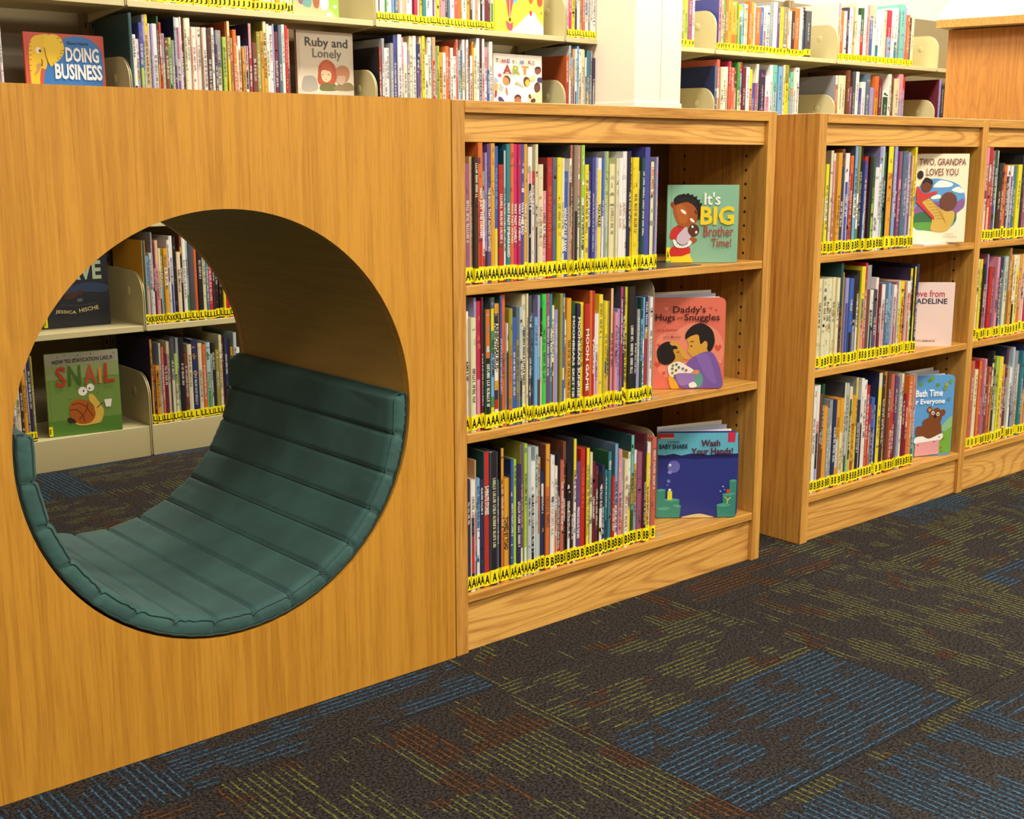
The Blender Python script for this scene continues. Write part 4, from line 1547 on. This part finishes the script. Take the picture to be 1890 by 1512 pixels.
# underwater board book (its character is left out)
def ss(x, y): return ((x-75)/1280, (1485-y)/1226)
S_ = lambda *a: [ss(*q) for q in a]
def se(x, y, rx, ry, rot, c): u, v = ss(x, y); return ('e', u, v, rx/1290, ry/1290, rot, c)
face_book((.6975, .1194, .1235), -38.0, .6, .1935, .2084, .012, '2C3484', 'E8E0E0', [
    ('p', S_((70, 175), (1335, 175), (1345, 495), (1200, 505), (1090, 490), (980, 505), (860, 515), (740, 495), (600, 490), (450, 520), (330, 490), (190, 515), (66, 505)), '62B4CC'),
    ('p', S_((66, 505), (190, 515), (330, 490), (450, 520), (600, 490), (740, 495), (860, 515), (980, 505), (1090, 490), (1200, 505), (1345, 495), (1345, 550), (1200, 565), (1000, 560), (700, 575), (450, 560), (250, 575), (66, 560)), '1C2260'),
    ('p', S_((80, 180), (330, 180), (325, 262), (78, 262)), 'B4281C'), ('p', S_((1180, 165), (1300, 165), (1292, 320), (1176, 320)), 'C82C4C'),
    se(335, 690, 98, 100, 0, '6A6ABC'), se(275, 775, 36, 30, 0, '8A8AD0'), se(275, 665, 22, 22, 0, 'E8E8F4'), se(258, 912, 26, 28, 0, '7A80C8'), se(240, 972, 12, 12, 0, '8A90D0'),
    ('p', S_((70, 1040), (210, 1040), (205, 1200), (330, 1190), (440, 1200), (430, 1300), (460, 1300), (455, 1370), (440, 1480), (64, 1480)), '3C8A78'),
    ('s', S_((75, 1050), (140, 1030), (215, 1045), (140, 1075)), '52A48C'), ('s', S_((180, 1200), (300, 1180), (435, 1200), (300, 1235)), '52A48C'), ('s', S_((70, 1340), (200, 1310), (290, 1330), (190, 1370)), '52A48C'), ('s', S_((330, 1290), (400, 1275), (465, 1300), (400, 1330)), '52A48C'),
    ('p', S_((1220, 910), (1335, 905), (1330, 1480), (1045, 1480), (1025, 1290), (1130, 1270), (1115, 1120), (1225, 1110)), '3C8A78'),
    ('s', S_((1225, 912), (1280, 895), (1335, 910), (1280, 935)), '52A48C'), ('s', S_((1115, 1125), (1220, 1100), (1330, 1115), (1220, 1150)), '52A48C'), ('s', S_((1025, 1290), (1130, 1262), (1260, 1290), (1130, 1325)), '52A48C'),
    ('p', S_((245, 1065), (315, 1065), (318, 1205), (243, 1205)), 'D6DC34'), ('p', S_((255, 1030), (300, 1030), (292, 1065), (262, 1065)), 'F2F0EC'), se(1205, 1075, 32, 34, 0, 'C8482C'),
    ('l', S_((1195, 1270), (1195, 1200), (1150, 1160)), .006, 'C8D070'), ('l', S_((1195, 1220), (1250, 1170)), .006, 'C8D070'),
    se(1120, 1000, 12, 12, 0, 'B8C0E8'), se(1080, 1075, 12, 12, 0, 'B8C0E8'), se(1145, 1050, 8, 8, 0, 'B8C0E8'),
    ('s', S_((480, 1480), (600, 1440), (760, 1420), (900, 1450), (960, 1480)), 'D8C48C')],
    [('nickelodeon', .03, 1.0, .19, 1.022, 'F4EEE6', .01), ('pinkfong', .12, .95, .26, .975, '1C1C3C', .01), ('BABY SHARK', .015, .875, .375, .935, '14142E', .02), ('Wash', .53, .905, .765, .985, '5C1838', .03), ('Your Hands!', .41, .80, .925, .885, '5C1838', .03)],
    'blue underwater display book, bottom shelf of the nearest oak bookcase', board=True, fan=True)
# Two, Grandpa Loves You: crop scale 3.857, origin (1400,190)
def gg(x, y):
    t = (y-360)/640; xl = 1142-t*42; xr = 1513-t*44; return (.141+.859*(x-xl)/(xr-xl), (992-y)/486)
G_ = lambda *a: [gg(*q) for q in a]
def ge(x, y, rx, ry, rot, c): u, v = gg(x, y); return ('e', u, v, rx/432, ry/486, rot, c)
face_book((1.6103, .0690, .7380), -26.6, .6, .184, .2386, .008, 'F0E2C0', 'E8D8B4', [
    ('s', G_((1140, 600), (1230, 540), (1330, 545), (1430, 580), (1475, 650), (1470, 740), (1420, 780), (1400, 860), (1310, 910), (1180, 905), (1110, 880), (1112, 700)), '5C98D0'),
    ('s', G_((1120, 740), (1190, 700), (1280, 700), (1380, 720), (1465, 680), (1465, 740), (1400, 790), (1300, 800), (1120, 800)), '8A5A94'),
    ('s', G_((1115, 790), (1200, 770), (1300, 790), (1400, 770), (1398, 850), (1250, 870), (1112, 860)), '3C6A48'),
    ('s', G_((1112, 850), (1250, 845), (1395, 840), (1330, 900), (1200, 905), (1112, 885)), '5C9A40'),
    ('s', G_((1250, 590), (1300, 550), (1385, 570), (1370, 595), (1270, 600)), 'F4F0E4'), ('s', G_((1380, 620), (1430, 595), (1470, 630), (1440, 640)), 'F4F0E4'), ('s', G_((1235, 665), (1290, 650), (1300, 675), (1240, 682)), 'F4F0E4'),
    ('s', G_((1170, 690), (1205, 670), (1300, 750), (1400, 780), (1350, 905), (1230, 905), (1235, 820), (1180, 740)), 'D0A84C')]
    + [('l', G_((1185+i*14, 700+i*20), (1230+i*14, 690+i*22), (1300+i*6, 735+i*20)), .002, '8A6A30') for i in range(7)]
    + [ge(1355, 700, 62, 68, 0, '6A3E30'), ge(1200, 585, 40, 48, 0, '6A3A24'), ge(1155, 510, 22, 30, 0, '2A1A1C'), ('s', G_((1165, 575), (1190, 530), (1235, 545), (1240, 580), (1200, 560)), '2A1A1C'),
    ('s', G_((1130, 590), (1180, 640), (1260, 625), (1270, 640), (1180, 690), (1130, 700)), 'C43C34'), ('s', G_((1120, 700), (1150, 690), (1200, 750), (1250, 810), (1235, 820), (1160, 740)), 'C43C34')],
    [('TWO, GRANDPA', .165, 1.115, .94, 1.228, '7A3A3C', .006), ('LOVES YOU', .29, .98, .82, 1.084, '7A3A3C', .006), ('written by', .66, .11, .80, .135, '9A7A70', 0), ('Pat Tanumihardja', .63, .07, .86, .095, '9A7A70', .004)],
    'cream display book with a child on grandfather\'s shoulders, top shelf of second bookcase')
m = MB(); m.box(1.615, 1.77, .012, .165, 0, .0055, hx('F0ECE4')); m.box(1.617, 1.768, .0115, .162, .0012, .0043, hx('D8D0C0'))
o = m.build('flat_book', M_art, None, (0, 0, .7319)); tag(o, 'thin white book lying flat under the cream display book on the top shelf', 'book')
# Love from Madeline (its character is left out)
face_book((1.6698, .0925, .4455), -43.4, .6, .136, .1792, .010, 'EFD2C8', 'E4D8D0', [
    ('e', .80, .62, .05, .02, 20, 'F0DC8C'), ('r', .1, .14, .75, .144, 'C8A8A4')],
    [('Love from', .14, 1.02, .80, 1.16, 'B83248', .01), ('MADELINE', .12, .88, .86, .99, '20243C', .015), ('LUDWIG BEMELMANS', .20, .095, .66, .125, '5A4448', .01)],
    'pale pink display book with red script title, middle shelf of second bookcase', fan=False)
# Bath Time for Everyone: crop scale 4.086, origin (1450,640)
def hh_(x, y):
    t = (y-225)/600; xr = 1280-t*35; xl = 945-t*30; return (.263+.737*(x-xl)/(xr-xl), (832-y)/440)
F_ = lambda *a: [hh_(*q) for q in a]
def fe(x, y, rx, ry, rot, c): u, v = hh_(x, y); return ('e', u, v, rx/450, ry/440, rot, c)
face_book((1.6651, .0824, .1235), -26.5, .6, .171, .2335, .012, '5A98D0', 'DCE4EC', [
    ('s', F_((1150, 640), (1220, 560), (1262, 545), (1250, 640)), '8CB884'), ('p', F_((930, 832), (935, 690), (1150, 680), (1255, 615), (1240, 815), (1150, 818)), '74A83C')]
    + [fe(x, y, 17, 15, 0, c) for x, y, c in ((990, 290, '6A9C34'), (1060, 265, '5C8C30'), (1130, 300, '5C8C30'), (1240, 278, '6A9C34'), (1225, 410, '4C88A0'), (1205, 300, '9AA030'), (1195, 330, '7A9430'), (1085, 250, '6A9C34'))]
    + [fe(1062, 482, 22, 24, 0, '7A4220'), fe(1175, 508, 22, 24, 0, '7A4220'), fe(1062, 484, 12, 13, 0, 'D0904C'),
    ('s', F_((1080, 490), (1130, 470), (1165, 510), (1160, 570), (1120, 590), (1070, 570), (1060, 520)), '7A4220'),
    ('s', F_((1010, 560), (1080, 540), (1150, 570), (1160, 690), (1080, 710), (960, 690), (950, 610), (1000, 600)), '7A4220'),
    fe(1090, 508, 13, 14, 0, 'F2E8DC'), fe(1132, 518, 13, 14, 0, 'F2E8DC'), fe(1090, 509, 6, 7, 0, '1C1210'), fe(1132, 519, 6, 7, 0, '1C1210'), fe(1107, 535, 11, 12, 0, '2A1810'),
    ('s', F_((940, 690), (1000, 680), (1060, 700), (1165, 665), (1160, 710), (1060, 730), (940, 732)), 'EDE8E4'),
    ('p', F_((943, 730), (1145, 712), (1138, 818), (935, 832)), 'D89A9C')]
    + [fe(x, y, 6, 6, 0, 'A83C3C') for x, y in ((965, 745), (1100, 725), (1180, 705), (1160, 770), (1165, 800), (1145, 690))],
    [('Bath Time', .27, 1.02, .772, 1.14, 'F2F4F4', .025), ('for Everyone', .17, .87, .82, .985, 'F2F4F4', .025)],
    'blue display book with a brown bear in a bath, bottom shelf of second bookcase', board=True, fan=True)
# on the steel shelving
def nn(x, y):
    t = (y-90)/840; xl = 30+t*68; return ((x-xl)/738, (925+(x-100)*-.13-y)/714)
N_ = lambda *a: [nn(*q) for q in a]
def ne(x, y, rx, ry, rot, c): u, v = nn(x, y); return ('e', u, v, rx/738, ry/738, rot, c)
face_book((-.0478, 2.0125, .1015), -7.5, .6, .2268, .2638, .010, '6E8C40', 'A0985C', [
    ('r', 0.002, 1.0, .998, 1.158, '94907C'), ('r', .002, .80, .998, 1.0, '84945C'), ('r', .002, .002, .998, .22, '527E30'),
    ne(415, 450, 46, 46, 0, 'F0EAD8'), ne(492, 408, 38, 40, 0, 'F0EAD8'), ne(424, 446, 9, 9, 0, '14100E'), ne(482, 418, 9, 9, 0, '14100E'),
    ('s', N_((480, 480), (520, 480), (570, 540), (600, 580), (630, 640), (610, 740), (560, 770), (420, 795), (350, 780), (400, 740), (520, 700), (530, 600), (480, 540)), 'D8B048'),
    ('s', N_((285, 660), (300, 570), (380, 530), (470, 550), (530, 620), (545, 690), (500, 760), (400, 780), (320, 740)), 'A8581C'),
    ('l', N_((470, 560), (450, 650), (380, 740)), .006, '5C2A10'), ('l', N_((310, 590), (380, 570), (450, 600), (520, 700)), .005, '5C2A10'), ('l', N_((290, 640), (360, 635), (420, 690), (440, 760)), .005, '5C2A10'),
    ('s', N_((275, 720), (330, 735), (350, 760), (300, 775), (270, 755)), '3A2412'),
    ('p', N_((630, 525), (710, 515), (700, 595), (650, 600)), 'ECE4D4'), ('l', N_((560, 610), (600, 570), (620, 555)), .005, '3A2412')]
    + [ne(x, y, 9, 4, x, '4A4A34') for x, y in ((160, 120), (230, 100), (360, 90), (490, 70), (590, 90), (720, 45), (700, 80), (290, 535), (560, 460), (180, 350))],
    [('HOW TO STAYCATION LIKE A', .10, 1.02, .92, 1.075, '34301E', .02, 1), ('S', .13, .69, .27, .98, 'A83A22', .02), ('N', .30, .70, .47, .98, '3E6424', .02), ('A', .51, .70, .68, .98, 'B04A30', .02), ('I', .71, .70, .75, .93, 'C8823C', .02), ('L', .79, .70, .93, .98, 'A83A22', .02)],
    'green display book with a big-eyed snail, on the lower steel shelf through the hole', tape='E')
face_book((-.010, 2.092, .4335), -2, .6, .213, .275, .014, '23272F', '1A1C22', [
    ('s', [(.1, .56), (.3, .50), (.6, .52), (.95, .50), (.97, .60), (.7, .66), (.4, .62), (.15, .64)], '2C3E5C'),
    ('e', .42, .47, .10, .05, 10, '4A2C20'), ('e', .56, .51, .04, .04, 0, '4A2C20'), ('e', .55, .40, .045, .028, 0, '5A5E66'),
    ('l', [(.25, .345), (.40, .325), (.55, .32), (.70, .33), (.82, .35)], .002, '6A6E70')],
    [('BRAVE', .04, .70, .90, .98, 'B8C8A4', .03), ('JESSICA', .17, .215, .48, .275, 'DCC88C', .012, -6), ('HISCHE', .53, .21, .83, .27, 'DCC88C', .012, 7)],
    'dark blue display book with a pale green title, upper steel shelf through the hole', tape='K')
def oo(x, y):
    t = y/760; xl = 355+t*55; return ((x-xl)/1270, max(.002, .934-(y-5-(x-355)*.032)/1334))
O_ = lambda *a: [oo(*q) for q in a]
def oe(x, y, rx, ry, rot, c): u, v = oo(x, y); return ('e', u, v, rx/1270, ry/1270, rot, c)
face_book((-.0192, 2.06, 1.1055), 0, .6, .2469, .2306, .010, 'D0503C', 'C24434', [
    ('s', O_((960, 150), (1050, 75), (1250, 60), (1420, 110), (1560, 230), (1620, 400), (1640, 800), (1500, 1050), (1000, 1100), (690, 1000), (685, 760), (730, 500), (880, 480), (1000, 300)), '2E78C4'),
    ('s', O_((460, 180), (520, 80), (640, 45), (760, 60), (740, 300), (720, 580), (640, 590), (620, 800), (640, 1000), (520, 1000), (480, 760), (450, 400)), 'F0C41C'),
    ('s', O_((690, 110), (790, 40), (900, 60), (970, 140), (1000, 280), (960, 400), (880, 480), (790, 545), (730, 440), (690, 260)), 'F4CE24'),
    oe(590, 295, 40, 48, 0, 'F6EED8'), oe(618, 305, 20, 22, 0, '3A2010'),
    ('s', O_((635, 430), (660, 470), (655, 550), (640, 540), (645, 480)), '5C3014'), ('s', O_((570, 520), (635, 510), (600, 640), (530, 690), (570, 610)), 'C8985C'),
    ('l', O_((685, 250), (710, 380), (745, 480), (780, 545)), .004, '5C3014')]
    + [('l', O_((452, y), (490, y)), .003, '8A5A14') for y in (165, 235, 300, 370, 445, 535, 620)]
    + [('l', O_((x, y), (x+dx, y+dy)), .003, '8A5A14') for x, y, dx, dy in ((880, 100, 40, -14), (930, 160, 40, -6), (960, 290, 36, 0), (935, 325, 32, 16), (920, 380, 34, 18), (885, 405, 26, 30), (815, 490, 16, 22))],
    [('DOING', .50, .60, .925, .778, 'F4F6F6', .035), ('BUSINESS', .355, .387, .955, .578, 'F4F6F6', .035), ('Shawn Harris', .53, .81, .80, .848, '16305C', .015)],
    'red and blue display book with a yellow elephant, on steel shelf above reading cube')
# Ruby and Lonely
def rr_(x, y):
    t = (y-120)/1280; xl = 65+t*55; return ((x-xl)/1180, 1.268-(y-120-(x-65)*.055)*.000695)
R_ = lambda *a: [rr_(*q) for q in a]
def re_(x, y, rx, ry, rot, c): u, v = rr_(x, y); return ('e', u, v, rx/1180, ry/1440, rot, c)
face_book((.9215, 2.06, 1.1055), 0, .6, .2326, .2950, .014, 'CFC4B0', 'A8947C', [
    ('s', R_((180, 300), (700, 230), (1200, 300), (1240, 900), (1280, 1380), (200, 1380), (170, 800)), 'DACFB8'),
    ('s', R_((220, 1130), (300, 1080), (430, 1090), (500, 1180), (510, 1390), (210, 1390)), 'A8A294'),
    ('s', R_((580, 1280), (700, 1240), (880, 1260), (940, 1400), (600, 1400)), '6E6E40'), ('s', R_((900, 1300), (1200, 1240), (1290, 1400), (900, 1400)), '8C7A54'),
    ('s', R_((540, 880), (620, 770), (720, 745), (820, 800), (890, 900), (920, 1080), (900, 1220), (820, 1270), (700, 1240), (570, 1270), (520, 1180), (530, 1020)), 'BC5632'),
    ('s', R_((590, 1010), (650, 960), (770, 990), (805, 1060), (790, 1170), (710, 1225), (620, 1170)), 'EFCFA8'),
    ('s', R_((580, 960), (620, 840), (720, 820), (800, 880), (830, 1000), (760, 990), (640, 950)), 'C8643C'),
    re_(625, 1062, 18, 8, 0, '3A2418'), re_(745, 1062, 18, 8, 0, '3A2418'), re_(690, 1160, 18, 5, 0, 'A84030'),
    ('s', R_((900, 960), (960, 890), (1060, 870), (1160, 930), (1200, 1040), (1170, 1180), (1100, 1220), (930, 1120)), 'BE8058'),
    ('s', R_((920, 1110), (1000, 1090), (1100, 1110), (1090, 1230), (1020, 1290), (930, 1220)), 'C8A890'), re_(945, 1140, 12, 6, 0, '6A5A50'), re_(1050, 1145, 12, 6, 0, '6A5A50')],
    [('Ruby and', .144, 1.004, .90, 1.174, '3C3630', .01), ('Lonely', .27, .844, .785, 1.014, '6A6660', .006)],
    'pale grey display book with a red-haired girl, on steel shelf above reading cube')
# Time to make ART
def aa_(x, y):
    t = (y-140)/1260; xl = 160-t*15; return ((x-xl)/1215, 1.025-(y-140-(x-160)*.02)/1696)
A_ = lambda *a: [aa_(*q) for q in a]
def ae(x, y, rx, ry, rot, c): u, v = aa_(x, y); return ('e', u, v, rx/1215, ry/1696, rot, c)
face_book((1.7745, 2.015, 1.1055), 0, .6, .2516, .2579, .010, 'F4EEE2', 'EFE6D4', [
    ae(460, 830, 95, 130, -25, 'C8884C'), ('s', A_((390, 760), (480, 695), (565, 800), (530, 930), (520, 800), (450, 740)), '5A3A24'),
    ae(300, 700, 45, 48, 0, 'C8504C'), ('s', A_((165, 760), (230, 790), (270, 860), (170, 890)), 'A8B0D0'), ('s', A_((150, 910), (250, 920), (280, 1000), (220, 1100), (150, 1090)), 'E0A468'),
    ('s', A_((270, 900), (300, 880), (400, 1040), (300, 1170), (230, 1110)), 'E4E0CC'), ('l', A_((290, 920), (390, 1040)), .005, '6A7A74'), ('l', A_((270, 960), (370, 1080)), .005, '6A7A74'), ('l', A_((250, 1010), (340, 1120)), .005, '6A7A74'),
    ('s', A_((680, 870), (740, 840), (830, 920), (900, 980), (800, 960), (700, 900)), 'E8B48C'), ('s', A_((900, 760), (960, 715), (1040, 760), (1040, 900), (940, 960), (895, 880)), '6A3A24'), ('s', A_((940, 830), (1010, 780), (1050, 900), (980, 970), (930, 900)), 'E8B83C'),
    ('s', A_((1040, 760), (1120, 680), (1190, 680), (1180, 790), (1070, 820)), 'E8D08C'), ae(1265, 540, 80, 95, 15, '8A4C34'), ('s', A_((1180, 520), (1220, 450), (1320, 450), (1345, 560), (1290, 490)), '4A2A1C'),
    ('s', A_((1250, 740), (1360, 730), (1370, 850), (1260, 840)), '4A3A5C'), ae(1240, 990, 80, 130, 0, '6E4238'), ('s', A_((1160, 950), (1230, 850), (1330, 930), (1240, 900)), '3E2420'),
    ('s', A_((1040, 1170), (1180, 1150), (1340, 1070), (1372, 1130), (1372, 1400), (1060, 1400), (1010, 1300)), 'E4D8A4'), ('s', A_((1060, 1330), (1150, 1270), (1190, 1330), (1150, 1400), (1090, 1400)), '5E3428'), ('s', A_((1010, 1180), (1060, 1180), (1080, 1280), (1020, 1270)), '7A4C34'),
    ae(735, 1270, 85, 90, 0, '5E3428'), ('s', A_((660, 1310), (735, 1240), (810, 1310), (800, 1400), (670, 1400)), 'B8704C'), ('s', A_((240, 1270), (320, 1260), (410, 1400), (310, 1400)), '4A3E7C'), ('s', A_((430, 1010), (470, 1040), (485, 1200), (450, 1160)), 'B87858'),
    ('s', A_((165, 1110), (210, 1110), (200, 1250), (165, 1250)), 'A83A34'), ('r', .43, .56, .46, .58, '8A7A8C')],
    [(ch, aa_(xa, yb)[0], aa_(xa, yb)[1], aa_(xb, yb)[0], aa_(xa, ya)[1], cc, .03) for ch, xa, xb, ya, yb, cc in (
        ('T', 195, 270, 270, 370, '6A4A34'), ('I', 290, 315, 270, 370, 'E0C090'), ('M', 340, 445, 275, 370, 'C87070'), ('E', 470, 550, 275, 380, '7A6AA0'), ('T', 600, 665, 310, 385, '5A3A24'), ('O', 680, 740, 310, 385, 'D8B06C'),
        ('M', 800, 895, 290, 390, '7A9AB8'), ('A', 915, 985, 290, 390, 'E4D0B0'), ('K', 1010, 1090, 295, 390, '9A3A3C'), ('E', 1110, 1180, 300, 400, 'A0A094'), ('A', 365, 580, 430, 660, '9A3428'), ('R', 610, 805, 440, 670, '96A030'), ('T', 830, 1010, 445, 665, 'E0802C'))],
    'white display book with multicoloured letters and painting children, left of the pillar')
# high shelf
face_book((.893, 2.03, 1.4425), 0, .6, .185, .250, .012, '8AAE3C', '7A9C34', [
    ('s', [(.0, .0), (.9, .0), (.72, .22), (.5, .36), (.2, .40), (0, .2)], 'C8A478'), ('s', [(.22, .20), (.38, .18), (.40, .34), (.24, .36)], '5C8C84'), ('s', [(.45, .20), (.55, .18), (.58, .40), (.44, .40)], '8C5434'),
    ('s', [(.60, .20), (.66, .14), (.74, .17), (.78, .28), (.70, .40), (.60, .36)], 'F2F0EA'), ('e', .92, .22, .04, .03, 0, 'EFE8D8'), ('e', .78, .07, .06, .035, 0, 'EFE8D8'), ('s', [(.12, .26), (.2, .22), (.22, .34), (.14, .38)], '7A5468')],
    [], 'lime green display book with a white rabbit, highest steel shelf above the cube')
face_book((1.776, 2.01, 1.4425), 0, .6, .252, .262, .008, 'F4E63C', 'EFE030', [
    ('s', [(.30, .02), (.45, .12), (.55, .20), (.68, .30), (.80, .34), (.88, .24), (.998, .12), (.998, .002), (.30, .002)], 'FAF8F2'), ('e', .3, .80, .27, .27, 0, '6A5A8C'),
    ('p', [(.12, .54), (.24, .44), (.28, .70), (.06, .72)], '5CA8DC'), ('p', [(.36, .42), (.50, .52), (.54, .74), (.34, .66)], '5CA8DC'), ('p', [(.20, .66), (.42, .66), (.31, .24), (.27, .24)], 'D8483C'),
    ('l', [(.30, .90), (.30, .50), (.295, .24)], .005, 'F4D0B0'), ('s', [(.64, .72), (.68, .54), (.73, .46), (.79, .54), (.84, .72), (.74, .80)], 'E0602C'), ('p', [(.70, .36), (.76, .35), (.75, .28), (.71, .29)], 'C83C3C'),
    ('e', .92, .52, .06, .09, 0, 'C8502C'), ('s', [(.22, .18), (.30, .14), (.36, .16), (.34, .04), (.25, .06)], 'D04C5C'), ('e', .30, .20, .025, .03, 0, '5C3A24'), ('e', .95, .34, .015, .02, 0, '8A6A34')],
    [], 'yellow display book with hot-air balloons and clouds, highest steel shelf')
